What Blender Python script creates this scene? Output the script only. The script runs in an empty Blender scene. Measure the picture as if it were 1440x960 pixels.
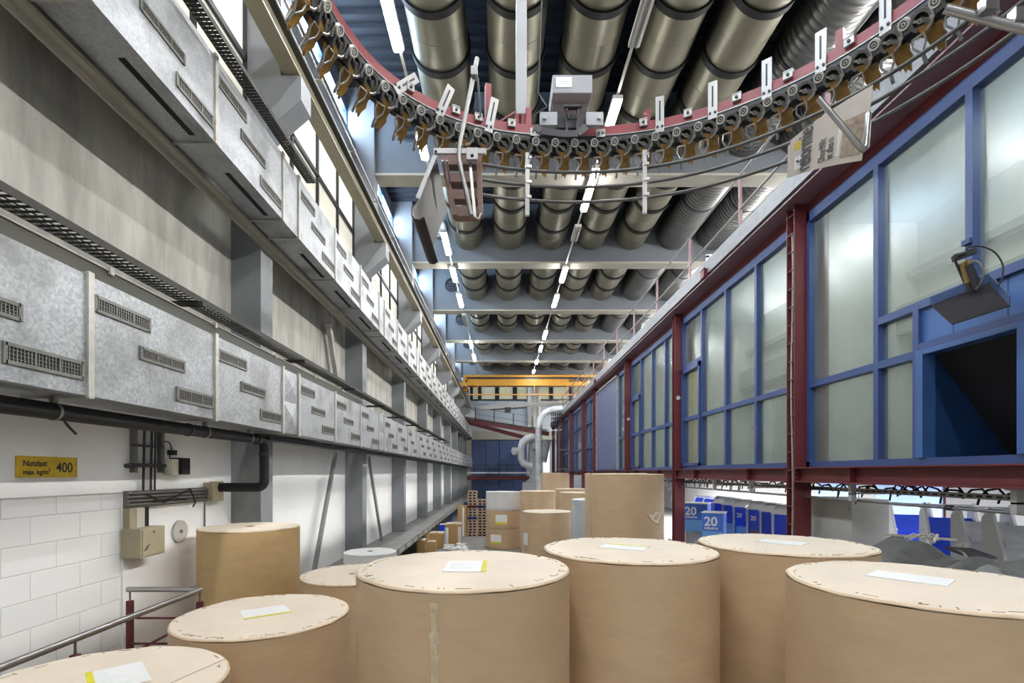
OFFICE_W = 18.; UNDER_W = 150.; WORLD = .2; EXPOSURE = 1.32; LAMP = 50.; LAMP_HI = 150.
import bpy, math, random
from mathutils import Vector, Matrix
random.seed(7)
SC = bpy.context.scene
COL = SC.collection
E = 2.52                      # eye height
F = 700.0                     # focal length in pixels of the 1440 px frame
VX, VY = 706.5, 664.3         # vanishing point in the photograph
ORG = {}

def P(px, py, Y):             # photograph position at depth Y -> world point
    return Vector(((px - VX) / F * Y, Y, E + (VY - py) / F * Y))

# ------------------------------------------------------------------ materials
MATS = {}
def mat(name, col, rough=.5, metal=0., var=0., scale=4., stretch=(1, 1, 1), bump=0., bscale=None,
        spots=None, spot_scale=3., spot_lo=.55, spot_hi=.75, coat=0., spec=.5, emit=None, estr=0.):
    m = bpy.data.materials.new(name); m.use_nodes = True
    nt = m.node_tree; N = nt.nodes; L = nt.links
    b = N['Principled BSDF']
    c4 = (*col, 1)
    b.inputs['Base Color'].default_value = c4
    b.inputs['Roughness'].default_value = rough
    b.inputs['Metallic'].default_value = metal
    b.inputs['Specular IOR Level'].default_value = spec
    if coat: b.inputs['Coat Weight'].default_value = coat
    if emit:
        b.inputs['Emission Color'].default_value = (*emit, 1); b.inputs['Emission Strength'].default_value = estr
    if var or bump or spots:
        tc = N.new('ShaderNodeTexCoord'); mp = N.new('ShaderNodeMapping')
        mp.inputs['Scale'].default_value = stretch
        L.new(tc.outputs['Object'], mp.inputs['Vector'])
        nz = N.new('ShaderNodeTexNoise'); nz.inputs['Scale'].default_value = scale; nz.inputs['Detail'].default_value = 7
        nz.inputs['Roughness'].default_value = .62
        L.new(mp.outputs['Vector'], nz.inputs['Vector'])
        out = None
        if var:
            r = N.new('ShaderNodeValToRGB')
            r.color_ramp.elements[0].position = .3; r.color_ramp.elements[1].position = .7
            r.color_ramp.elements[0].color = (*[max(0, c * (1 - var)) for c in col], 1)
            r.color_ramp.elements[1].color = (*[min(1, c * (1 + var)) for c in col], 1)
            L.new(nz.outputs['Fac'], r.inputs['Fac']); out = r.outputs['Color']
        if spots:
            n2 = N.new('ShaderNodeTexNoise'); n2.inputs['Scale'].default_value = spot_scale; n2.inputs['Detail'].default_value = 4
            L.new(mp.outputs['Vector'], n2.inputs['Vector'])
            r2 = N.new('ShaderNodeMapRange'); r2.inputs['From Min'].default_value = spot_lo; r2.inputs['From Max'].default_value = spot_hi
            L.new(n2.outputs['Fac'], r2.inputs['Value'])
            mx = N.new('ShaderNodeMix'); mx.data_type = 'RGBA'
            L.new(r2.outputs['Result'], mx.inputs['Factor'])
            if out: L.new(out, mx.inputs[6])
            else: mx.inputs[6].default_value = c4
            mx.inputs[7].default_value = (*spots, 1); out = mx.outputs[2]
        if out: L.new(out, b.inputs['Base Color'])
        if bump:
            bp = N.new('ShaderNodeBump'); bp.inputs['Strength'].default_value = bump; bp.inputs['Distance'].default_value = .02
            if bscale:
                n3 = N.new('ShaderNodeTexNoise'); n3.inputs['Scale'].default_value = bscale; n3.inputs['Detail'].default_value = 5
                L.new(mp.outputs['Vector'], n3.inputs['Vector']); L.new(n3.outputs['Fac'], bp.inputs['Height'])
            else: L.new(nz.outputs['Fac'], bp.inputs['Height'])
            L.new(bp.outputs['Normal'], b.inputs['Normal'])
    MATS[name] = m
    return m

def galv(name, lo, hi, smudge=.12):
    m = bpy.data.materials.new(name); m.use_nodes = True
    nt = m.node_tree; N = nt.nodes; L = nt.links; b = N['Principled BSDF']
    tc = N.new('ShaderNodeTexCoord')
    v = N.new('ShaderNodeTexVoronoi'); v.inputs['Scale'].default_value = 55
    L.new(tc.outputs['Object'], v.inputs['Vector'])
    sep = N.new('ShaderNodeSeparateColor'); L.new(v.outputs['Color'], sep.inputs['Color'])
    r = N.new('ShaderNodeValToRGB')
    r.color_ramp.elements[0].color = (*lo, 1); r.color_ramp.elements[1].color = (*hi, 1)
    L.new(sep.outputs[0], r.inputs['Fac'])
    n = N.new('ShaderNodeTexNoise'); n.inputs['Scale'].default_value = 2.2; n.inputs['Detail'].default_value = 5
    L.new(tc.outputs['Object'], n.inputs['Vector'])
    mr = N.new('ShaderNodeMapRange'); mr.inputs['From Min'].default_value = .48; mr.inputs['From Max'].default_value = .74
    mr.inputs['To Max'].default_value = .85
    L.new(n.outputs['Fac'], mr.inputs['Value'])
    mx = N.new('ShaderNodeMix'); mx.data_type = 'RGBA'; L.new(mr.outputs['Result'], mx.inputs['Factor'])
    L.new(r.outputs['Color'], mx.inputs[6]); mx.inputs[7].default_value = (smudge, smudge, smudge * .97, 1)
    L.new(mx.outputs[2], b.inputs['Base Color'])
    b.inputs['Metallic'].default_value = .35; b.inputs['Roughness'].default_value = .48
    MATS[name] = m; return m

def blocks(name):
    m = bpy.data.materials.new(name); m.use_nodes = True
    nt = m.node_tree; N = nt.nodes; L = nt.links; b = N['Principled BSDF']
    tc = N.new('ShaderNodeTexCoord'); sx = N.new('ShaderNodeSeparateXYZ'); cx = N.new('ShaderNodeCombineXYZ')
    L.new(tc.outputs['Object'], sx.inputs[0]); L.new(sx.outputs['Y'], cx.inputs['X']); L.new(sx.outputs['Z'], cx.inputs['Y'])
    br = N.new('ShaderNodeTexBrick'); br.inputs['Scale'].default_value = 1.
    br.inputs['Brick Width'].default_value = .42; br.inputs['Row Height'].default_value = .2
    br.inputs['Mortar Size'].default_value = .006; br.inputs['Mortar Smooth'].default_value = .6
    br.inputs['Color1'].default_value = (.82, .82, .815, 1); br.inputs['Color2'].default_value = (.79, .79, .785, 1)
    br.inputs['Mortar'].default_value = (.70, .70, .69, 1)
    L.new(cx.outputs[0], br.inputs['Vector']); L.new(br.outputs['Color'], b.inputs['Base Color'])
    bp = N.new('ShaderNodeBump'); bp.inputs['Strength'].default_value = .5; bp.inputs['Distance'].default_value = .01; bp.invert = True
    L.new(br.outputs['Fac'], bp.inputs['Height']); L.new(bp.outputs['Normal'], b.inputs['Normal'])
    b.inputs['Roughness'].default_value = .6
    MATS[name] = m; return m

def spiral(name):
    m = mat(name, (.16, .16, .155), .42, .7, var=.15, scale=2)
    nt = m.node_tree; N = nt.nodes; L = nt.links; b = N['Principled BSDF']
    tc = N.new('ShaderNodeTexCoord'); w = N.new('ShaderNodeTexWave'); w.bands_direction = 'Y'; w.inputs['Scale'].default_value = 2.6
    L.new(tc.outputs['Object'], w.inputs['Vector'])
    bp = N.new('ShaderNodeBump'); bp.inputs['Strength'].default_value = .9; bp.inputs['Distance'].default_value = .02
    L.new(w.outputs['Fac'], bp.inputs['Height']); L.new(bp.outputs['Normal'], b.inputs['Normal'])
    return m

def pane(name, tint, refl=.4, diff=.35, dcol=(.5, .52, .5)):
    m = bpy.data.materials.new(name); m.use_nodes = True
    nt = m.node_tree; N = nt.nodes; L = nt.links
    N.remove(N['Principled BSDF']); out = N['Material Output']
    tr = N.new('ShaderNodeBsdfTransparent'); tr.inputs['Color'].default_value = (*tint, 1)
    gl = N.new('ShaderNodeBsdfGlossy'); gl.inputs['Roughness'].default_value = .22; gl.inputs['Color'].default_value = (.86, .9, .88, 1)
    df = N.new('ShaderNodeBsdfDiffuse'); df.inputs['Color'].default_value = (*dcol, 1)
    m1 = N.new('ShaderNodeMixShader'); m1.inputs[0].default_value = diff
    tc = N.new('ShaderNodeTexCoord'); mp = N.new('ShaderNodeMapping'); mp.inputs['Scale'].default_value = (1, 1, .5)
    nz = N.new('ShaderNodeTexNoise'); nz.inputs['Scale'].default_value = 1.6; nz.inputs['Detail'].default_value = 5
    L.new(tc.outputs['Object'], mp.inputs[0]); L.new(mp.outputs[0], nz.inputs['Vector'])
    mr = N.new('ShaderNodeMapRange'); mr.inputs['From Min'].default_value = .35; mr.inputs['From Max'].default_value = .65
    mr.inputs['To Min'].default_value = diff * .6; mr.inputs['To Max'].default_value = min(1, diff * 1.5)
    L.new(nz.outputs['Fac'], mr.inputs['Value']); L.new(mr.outputs[0], m1.inputs[0])
    L.new(tr.outputs[0], m1.inputs[1]); L.new(df.outputs[0], m1.inputs[2])
    m2 = N.new('ShaderNodeMixShader'); m2.inputs[0].default_value = refl
    L.new(m1.outputs[0], m2.inputs[1]); L.new(gl.outputs[0], m2.inputs[2])
    L.new(m2.outputs[0], out.inputs['Surface'])
    MATS[name] = m; return m

def glow(name, col, s):
    m = bpy.data.materials.new(name); m.use_nodes = True
    N = m.node_tree.nodes; b = N['Principled BSDF']
    b.inputs['Base Color'].default_value = (.8, .8, .8, 1)
    b.inputs['Emission Color'].default_value = (*col, 1); b.inputs['Emission Strength'].default_value = s
    MATS[name] = m; return m

concrete = mat('concrete', (.42, .41, .37), .85, var=.30, scale=2.2, stretch=(1, 1.6, .35), bump=.25, bscale=18,
               spots=(.24, .23, .195), spot_scale=1.9, spot_lo=.52, spot_hi=.8)
concrete_dk = mat('concrete_floor', (.25, .25, .24), .7, var=.25, scale=3, bump=.1)
colgrey = mat('column_grey', (.225, .235, .25), .65, var=.1, scale=3, stretch=(1, 1, .4))
beamgrey = mat('beam_grey', (.135, .15, .17), .6, var=.08, scale=2)
cream = mat('cream_steel', (.36, .34, .28), .5, var=.06)
tan = mat('crane_beam_tan', (.28, .25, .17), .5, var=.08)
white_wall = mat('white_paint', (.84, .84, .835), .6, var=.04, scale=1.5)
block = blocks('white_blockwork')
galv_lo = galv('galvanised_spangle', (.25, .265, .28), (.38, .395, .41))
galv_hi = galv('galvanised_pale', (.33, .345, .36), (.43, .445, .46))
galv_pl = mat('galvanised_plain', (.40, .41, .42), .45, .5, var=.1, scale=10)
flange = mat('flange_strip', (.42, .41, .37), .5, .3, var=.12, scale=14, spots=(.35, .2, .08), spot_scale=9, spot_lo=.64, spot_hi=.78)
black = mat('black_rubber', (.011, .011, .012), .6, spec=.35)
dark = mat('dark_metal', (.035, .035, .04), .5, .3)
grille = mat('grille_wire', (.16, .155, .14), .5, .5)
hole = mat('hole_shade', (.012, .012, .015), .9)  # near-black colour stands in for shade inside openings
soot = mat('tray_dark', (.024, .022, .018), .7, .0, var=.4, scale=20)
pipe_m = mat('smooth_duct', (.235, .22, .165), .42, .75, var=.1, scale=1.2, stretch=(1, .2, 1))
edge_m = mat('walkway_edge', (.22, .225, .235), .5, .3, var=.12, scale=8)
deck_m = mat('deck_dark', (.09, .09, .095), .7)
spir_m = spiral('spiral_duct')
galv_br = galv('galvanised_bright', (.5, .51, .52), (.62, .63, .64), .3)
roof_m = mat('roof_deck', (.014, .018, .028), .6, var=.1)
red = mat('maroon_paint', (.135, .022, .027), .5, var=.18, scale=5)
red_lt = mat('rail_red', (.21, .022, .03), .4, var=.1, scale=6)
pinkish = mat('maroon_pale_lit', (.20, .105, .12), .45, var=.12, scale=6)  # own mauve of the posts; paints the lit underside of the beam flange
blue = mat('blue_frame', (.034, .066, .19), .42, var=.06)
blue_p = mat('blue_panel', (.045, .115, .30), .4, var=.1, scale=2)
blue_d = mat('blue_dark', (.012, .045, .13), .5)
slate = mat('slate_panel', (.10, .115, .21), .5, var=.05)
doorblue = mat('door_blue', (.05, .085, .20), .5, var=.1, scale=2)
kraft = mat('kraft_wrap', (.60, .425, .26), .5, var=.06, scale=4, stretch=(1, 1, 2.5), bump=.10, bscale=9)
kraft_dk = mat('kraft_wrap_golden', (.58, .40, .19), .5, var=.08, scale=5, stretch=(1, 1, 2.5), bump=.08, bscale=9)
kraft_top = mat('kraft_end_paper', (.76, .655, .53), .65, var=.05, scale=3, bump=.2, bscale=6)
rim_m = mat('kraft_rim', (.66, .50, .33), .6, var=.1, scale=12)
crimp = mat('crimp_line', (.28, .19, .1), .8)
paper = mat('white_paper', (.82, .82, .80), .6, var=.03)
whiteroll = mat('white_roll', (.74, .74, .72), .6, var=.04)
greywrap = mat('grey_wrap', (.52, .54, .57), .4, var=.12, scale=6, bump=.3)
yellow = mat('yellow_strip', (.75, .68, .02), .5)
greyprint = mat('grey_print', (.70, .70, .71), .7)
ink = mat('black_ink', (.02, .02, .02), .6)
sign_y = mat('sign_yellow', (.55, .37, .015), .45, var=.15, scale=12, spots=(.25, .17, .02), spot_scale=20, spot_lo=.62, spot_hi=.8)
steel = mat('polished_steel', (.42, .41, .40), .28, .9)
steel_d = mat('dull_steel', (.24, .235, .23), .42, .8, var=.1, scale=20)
alum = mat('aluminium_white', (.37, .37, .36), .4, .3)
goldleaf = mat('gripper_amber', (.30, .165, .035), .4, var=.45, scale=25)
brownbox = mat('brown_plate', (.16, .085, .065), .5, var=.2, scale=10)
smoked = mat('smoked_sheet', (.022, .018, .017), .45, .0, var=.2, scale=5, spec=.2)
trayblack = mat('tray_black', (.022, .02, .023), .65, spec=.2)
crane_y = mat('crane_yellow', (.47, .225, .012), .45, var=.12, scale=4)
white_lid = mat('white_plastic', (.74, .76, .78), .4, var=.05)
dispblue = mat('vivid_blue', (.018, .075, .75), .4, var=.04)
panelblue = mat('panel_blue', (.25, .36, .60), .6)
displight = mat('light_blue', (.18, .42, .78), .4)
dispgrey = mat('grey_plastic', (.52, .54, .60), .4, var=.2, scale=6, bump=.3)
cabgrey = mat('cabinet_grey', (.44, .435, .41), .5, var=.06)
beige = mat('beige_box', (.36, .32, .21), .5, var=.08, scale=8)
sheetgrey = mat('grey_tarpaulin', (.10, .10, .095), .42, var=.25, scale=5, bump=.5, bscale=5)
card = mat('cardboard', (.50, .31, .13), .7, var=.1, scale=6)
wood = mat('pallet_wood', (.46, .34, .24), .8, var=.3, scale=8)
redwood = mat('pallet_red', (.2, .03, .03), .7); bluewood = mat('pallet_blue', (.03, .06, .25), .7)
brass = mat('brass', (.35, .25, .1), .4, .8, var=.2, scale=20)
ventfr = mat('vent_frame', (.15, .15, .135), .55, .2, var=.2, scale=12)
newsprint = mat('newsprint', (.34, .30, .262), .8, var=.06, scale=14)
news_dk = mat('newsprint_photo', (.2, .15, .11), .8, var=.5, scale=25)
news_gold = mat('newsprint_gold', (.42, .28, .03), .7)
roomwall = mat('room_wall', (.58, .60, .57), .7, var=.08, scale=1.2)
roomdark = mat('room_frame', (.09, .075, .075), .6)
roommid = mat('room_band', (.27, .28, .275), .6)
rod_m = mat('rod_steel', (.13, .128, .125), .42, .8)
roomcream = mat('room_cream', (.66, .58, .27), .7, var=.06)
backwhite = mat('back_white', (.75, .75, .76), .7)
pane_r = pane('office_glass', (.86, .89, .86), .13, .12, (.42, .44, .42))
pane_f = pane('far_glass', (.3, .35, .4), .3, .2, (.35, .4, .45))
lit_win = mat('frosted_glass', (.72, .70, .60), .35, emit=(1., .96, .82), estr=.14, var=.04)
sky_win = glow('sky_window', (.62, .80, 1.), 16.0)
tube_on = glow('lamp_tube', (.97, .985, 1.), LAMP)
tube_hi = glow('lamp_tube_bright', (1., .985, .95), LAMP_HI)
far_win = mat('far_window', (.42, .41, .27), .4, emit=(1., .95, .7), estr=.07)
curtain = mat('strip_curtain', (.8, .82, .86), .4, emit=(.9, .93, 1.), estr=.5)  # emission added for brightness; the curtain is no light source
lampbody = mat('lamp_body', (.5, .49, .45), .5)

# ------------------------------------------------------------------ mesh builder
class MB:
    def __init__(s): s.v = []; s.f = []; s.m = []; s.sm = []; s.cur = 0
    def mt(s, i): s.cur = i; return s
    def add(s, vs, fs, smooth=False):
        o = len(s.v); s.v += [tuple(v) for v in vs]
        for f in fs: s.f.append([i + o for i in f]); s.m.append(s.cur); s.sm.append(smooth)
        return s
    def box(s, x0, x1, y0, y1, z0, z1):
        if x0 > x1: x0, x1 = x1, x0
        if y0 > y1: y0, y1 = y1, y0
        if z0 > z1: z0, z1 = z1, z0
        v = [(x0, y0, z0), (x1, y0, z0), (x1, y1, z0), (x0, y1, z0), (x0, y0, z1), (x1, y0, z1), (x1, y1, z1), (x0, y1, z1)]
        return s.add(v, [(0, 3, 2, 1), (4, 5, 6, 7), (0, 1, 5, 4), (1, 2, 6, 5), (2, 3, 7, 6), (3, 0, 4, 7)])
    def obox(s, c, ax, ay, az, hx, hy, hz):
        c = Vector(c); v = []
        for k in (-1, 1):
            for i, j in ((-1, -1), (1, -1), (1, 1), (-1, 1)): v.append(c + ax * hx * i + ay * hy * j + az * hz * k)
        return s.add(v, [(0, 3, 2, 1), (4, 5, 6, 7), (0, 1, 5, 4), (1, 2, 6, 5), (2, 3, 7, 6), (3, 0, 4, 7)])
    def bar(s, p0, p1, w, h, up=(0, 0, 1)):
        p0 = Vector(p0); p1 = Vector(p1); d = p1 - p0; l = d.length; d.normalize()
        up = Vector(up)
        if abs(d.dot(up)) > .98: up = Vector((1, 0, 0))
        a = d.cross(up).normalized(); b = a.cross(d).normalized()
        return s.obox((p0 + p1) / 2, d, a, b, l / 2, w / 2, h / 2)
    def cyl(s, p0, p1, r, n=16, r2=None, caps=True):
        p0 = Vector(p0); p1 = Vector(p1); d = (p1 - p0).normalized(); r2 = r if r2 is None else r2
        up = Vector((0, 0, 1)) if abs(d.z) < .9 else Vector((1, 0, 0))
        a = d.cross(up).normalized(); b = d.cross(a).normalized()
        c = [(math.cos(2 * math.pi * i / n), math.sin(2 * math.pi * i / n)) for i in range(n)]
        A = [p0 + a * x * r + b * y * r for x, y in c]; B = [p1 + a * x * r2 + b * y * r2 for x, y in c]
        s.add(A + B, [(i, (i + 1) % n, n + (i + 1) % n, n + i) for i in range(n)], True)
        if caps:
            s.add(A, [tuple(range(n - 1, -1, -1))]); s.add(B, [tuple(range(n))])
        return s
    def ring(s, p0, p1, ro, ri, n=24, a0=0., a1=2 * math.pi, u=None):
        """hollow cylinder (or arc of one) along p0-p1"""
        p0 = Vector(p0); p1 = Vector(p1); d = (p1 - p0).normalized()
        if u is None:
            up = Vector((0, 0, 1)) if abs(d.z) < .9 else Vector((1, 0, 0)); u = d.cross(up).normalized()
        w = d.cross(u).normalized()
        full = abs(a1 - a0 - 2 * math.pi) < 1e-6; m = n if full else n + 1
        q = []
        for i in range(m):
            t = a0 + (a1 - a0) * i / n; e = u * math.cos(t) + w * math.sin(t)
            q.append((p0 + e * ro, p1 + e * ro, p1 + e * ri, p0 + e * ri))
        for k in range(4):
            vs = [x[k] for x in q] + [x[(k + 1) % 4] for x in q]
            s.add(vs, [(i, (i + 1) % m, m + (i + 1) % m, m + i) for i in range(n)], k in (0, 2))
        if not full:
            s.add(q[0], [(0, 1, 2, 3)]); s.add(q[-1], [(3, 2, 1, 0)])
        return s
    def tube(s, pts, r, n=8, caps=True):
        pts = [Vector(p) for p in pts]; rings = []; a = None
        for i, p in enumerate(pts):
            d = (pts[min(i + 1, len(pts) - 1)] - pts[max(i - 1, 0)]).normalized()
            if a is None:
                up = Vector((0, 0, 1)) if abs(d.z) < .9 else Vector((1, 0, 0)); a = d.cross(up).normalized()
            else: a = (a - d * a.dot(d)).normalized()
            b = d.cross(a)
            rings.append([p + (a * math.cos(2 * math.pi * k / n) + b * math.sin(2 * math.pi * k / n)) * r for k in range(n)])
        vs = [v for g in rings for v in g]; fs = []
        for i in range(len(pts) - 1):
            for k in range(n): fs.append((i * n + k, i * n + (k + 1) % n, (i + 1) * n + (k + 1) % n, (i + 1) * n + k))
        s.add(vs, fs, True)
        if caps: s.add(rings[0], [tuple(range(n - 1, -1, -1))]); s.add(rings[-1], [tuple(range(n))])
        return s
    def sweep(s, pts, prof, closed=True):
        """profile of (outward, z) pairs swept along a level path; outward = right-hand normal given by caller"""
        q = []
        for p, nrm in pts: q.append([Vector(p) + nrm * a + Vector((0, 0, b)) for a, b in prof])
        m = len(prof); 
        for k in range(m if closed else m - 1):
            vs = [g[k] for g in q] + [g[(k + 1) % m] for g in q]; n = len(q)
            s.add(vs, [(i, i + 1, n + i + 1, n + i) for i in range(n - 1)], True)
        if closed: s.add(q[0], [tuple(range(m - 1, -1, -1))]); s.add(q[-1], [tuple(range(m))])
        return s
    def prism(s, poly, o, ax, ay, az, h):
        """2-D polygon in (ax, ay) from origin o, extruded h along az"""
        o = Vector(o); n = len(poly)
        A = [o + ax * x + ay * y for x, y in poly]; B = [p + az * h for p in A]
        s.add(A, [tuple(range(n - 1, -1, -1))]); s.add(B, [tuple(range(n))])
        for i in range(n):
            j = (i + 1) % n; s.add([A[i], A[j], B[j], B[i]], [(0, 1, 2, 3)])
        return s
    def lathe(s, prof, c, n=48, wav=None, smooth=True):
        """(r, z) profile about a vertical axis through c"""
        c = Vector(c); vs = []; m = len(prof)
        for i in range(n):
            t = 2 * math.pi * i / n
            for k, (r, z) in enumerate(prof):
                dr, dz = wav(t, k) if wav else (0, 0)
                vs.append(c + Vector(((r + dr) * math.cos(t), (r + dr) * math.sin(t), z + dz)))
        fs = [(i * m + k, ((i + 1) % n) * m + k, ((i + 1) % n) * m + k + 1, i * m + k + 1) for i in range(n) for k in range(m - 1)]
        return s.add(vs, fs, smooth)
    def build(s, name, mats, parent=None, loc=None, bevel=0., label=None):
        if not isinstance(mats, (list, tuple)): mats = [mats]
        if parent is not None: org = ORG[parent]
        elif loc is not None: org = Vector(loc)
        else:
            xs = [v[0] for v in s.v]; ys = [v[1] for v in s.v]; zs = [v[2] for v in s.v]
            org = Vector(((min(xs) + max(xs)) / 2, (min(ys) + max(ys)) / 2, min(zs)))
        me = bpy.data.meshes.new(name)
        me.from_pydata([(v[0] - org.x, v[1] - org.y, v[2] - org.z) for v in s.v], [], s.f)
        for m in mats: me.materials.append(m)
        me.polygons.foreach_set('material_index', s.m); me.polygons.foreach_set('use_smooth', s.sm)
        me.update()
        o = bpy.data.objects.new(name, me); COL.objects.link(o)
        if parent is not None: o.parent = parent
        else: o.location = org
        ORG[o] = org
        if bevel:
            b = o.modifiers.new('bevel', 'BEVEL'); b.width = bevel; b.segments = 2; b.limit_method = 'ANGLE'
        if label: o['label'] = label
        return o

def tag(o, label, cat, group=None):
    o['label'] = label; o['category'] = cat
    if group: o['group'] = group
    return o
def thing(name, label, cat, loc, group=None):
    o = bpy.data.objects.new(name, None); COL.objects.link(o); o.location = loc; o.empty_display_size = .1
    ORG[o] = Vector(loc); return tag(o, label, cat, group)
def struct(o): o['kind'] = 'structure'; return o
def copy_tree(src, loc, label, group=None):
    """copy of a thing standing elsewhere, parts and sub-parts too"""
    r = src.copy(); COL.objects.link(r); r.location = loc; r['label'] = label
    if group: r['group'] = group
    for c in list(src.children):
        d = c.copy(); COL.objects.link(d); d.parent = r
        for g in list(c.children):
            h = g.copy(); COL.objects.link(h); h.parent = d
    return r
def lettering(txt, size, origin, ax, ay, m, parent, name='lettering', ext=.0008, align='LEFT', sx=1., bold=0.):
    cu = bpy.data.curves.new(name, 'FONT'); cu.body = txt; cu.size = size; cu.extrude = ext; cu.align_x = align; cu.offset = bold
    t = bpy.data.objects.new(name, cu); COL.objects.link(t)
    dg = bpy.context.evaluated_depsgraph_get(); me = bpy.data.meshes.new_from_object(t.evaluated_get(dg))
    bpy.data.objects.remove(t); bpy.data.curves.remove(cu)
    ax = Vector(ax).normalized(); ay = Vector(ay).normalized(); az = ax.cross(ay); o = Vector(origin) - ORG[parent]
    M = Matrix(((ax.x * sx, ay.x, az.x, o.x), (ax.y * sx, ay.y, az.y, o.y), (ax.z * sx, ay.z, az.z, o.z), (0, 0, 0, 1)))
    me.transform(M); me.name = name; me.materials.clear(); me.materials.append(m)
    ob = bpy.data.objects.new(name, me); COL.objects.link(ob); ob.parent = parent; ORG[ob] = ORG[parent]
    return ob
X3, Y3, Z3 = Vector((1, 0, 0)), Vector((0, 1, 0)), Vector((0, 0, 1))
ORD = ['first', 'second', 'third', 'fourth', 'fifth', 'sixth', 'seventh', 'eighth', 'ninth', 'tenth', 'eleventh', 'twelfth', 'thirteenth',
       'fourteenth', 'fifteenth', 'sixteenth', 'seventeenth', 'eighteenth', 'nineteenth', 'twentieth']
# ------------------------------------------------------------------ the setting
D = 4.49
def FY(k): return 6.3 + D * k
WX = -3.37; UX = -3.2
YF = 44.; Y0 = -7.
RZ = E + 8.25

def slab(name, mats, boxes, **k):
    m = MB()
    for b in boxes:
        if len(b) == 7: m.mt(b[6])
        m.box(*b[:6])
    return struct(m.build(name, mats, loc=k.pop('loc', (0, 0, 0)), **k))

slab('floor', concrete_dk, [(WX - .3, 12, Y0, YF + .3, -.2, 0)])
# corrugated roof deck: ribs run across the hall
m = MB(); prof = []; y = Y0
while y < YF:
    prof += [(y, 0), (y + .10, 0), (y + .14, .07), (y + .24, .07), ]; y += .28
vs = []
for (yy, zz) in prof: vs += [(WX - .3, yy, RZ + zz), (12, yy, RZ + zz)]
m.add(vs, [(2 * i, 2 * i + 1, 2 * i + 3, 2 * i + 2) for i in range(len(prof) - 1)])
m.box(WX - .3, 12, Y0, YF, RZ + .1, RZ + .2)
struct(m.build('ceiling', roof_m, loc=(0, 0, 0)))

# left wall: white below, bare concrete above, deep parapet between the window bands
slab('wall_left', [white_wall, concrete, block, beamgrey], [
    (WX - .3, WX, 4.42, YF, 0, E + .85, 0), (WX - .3, WX, Y0, 4.42, E - .175, E + .85, 0),
    (WX - .3, WX - .018, Y0, 4.42, 0, E - .175, 2),
    (WX - .3, WX, Y0, YF, E + .85, E + 4.2, 1), (WX - .3, UX - .03, Y0, YF, E + 6.4, E + 7.2, 3), (WX - .3, WX, Y0, YF, E + 7.8, RZ, 3)])
slab('wall_far', [beamgrey, mat('far_wall', (.42, .46, .5), .7, var=.06), doorblue, concrete], [
    (WX - .3, 12, YF, YF + .3, E + 6.4, RZ, 0), (WX - .3, 12, YF, YF + .3, 0, E + 6.4, 1)])
slab('wall_right', backwhite, [(11.8, 12.1, Y0, YF, 0, RZ)])

# frames: concrete column with corbel, and the roof beam it carries
def hole_plate(m, cx, cz, r, a, y0, y1, n=32):
    o = []; i_ = []
    for k in range(n):
        t = 2 * math.pi * k / n + math.pi / 4; c, s_ = math.cos(t), math.sin(t); q = a / max(abs(c), abs(s_))
        o.append((cx + c * q, cz + s_ * q)); i_.append((cx + c * r, cz + s_ * r))
    for yy, fl in ((y0, 0), (y1, 1)):
        vs = [(x, yy, z) for x, z in o] + [(x, yy, z) for x, z in i_]
        m.add(vs, [((k, (k + 1) % n, n + (k + 1) % n, n + k) if fl else (n + k, n + (k + 1) % n, (k + 1) % n, k)) for k in range(n)])
    vs = [(x, y0, z) for x, z in i_] + [(x, y1, z) for x, z in i_]
    m.add(vs, [(k, (k + 1) % n, n + (k + 1) % n, n + k) for k in range(n)], True)

for k in range(-2, 9):
    y0, y1 = FY(k) - .12, FY(k) + .2
    m = MB()
    poly = [(WX, .72), (-3.0, .72), (-3.0, E + 4.2), (-2.5, E + 4.63), (-2.5, E + 4.93), (-2.75, E + 4.93), (-2.75, RZ), (WX, RZ)]
    m.prism(poly, (0, y0, 0), X3, Z3, Y3, y1 - y0)
    struct(m.build('concrete_column', colgrey, loc=(WX, FY(k), .72), bevel=.015))
    if k > 6: continue
    m = MB(); yb0, yb1 = FY(k), FY(k) + .3
    hx, hz, a = -2.0, E + 7.45, .5
    m.box(-2.75, hx - a, yb0, yb1, E + 6.45, RZ); m.box(hx + a, 12, yb0, yb1, E + 6.45, RZ)
    m.box(hx - a, hx + a, yb0, yb1, E + 6.45, hz - a); m.box(hx - a, hx + a, yb0, yb1, hz + a, RZ)
    hole_plate(m, hx, hz, .29, a, yb0, yb1)
    m.mt(1).box(-2.75, 12, yb0 - .07, yb1 + .07, E + 6.40, E + 6.45)
    struct(m.build('ceiling_beam', [beamgrey, cream], loc=(0, FY(k), E + 6.4)))

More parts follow.
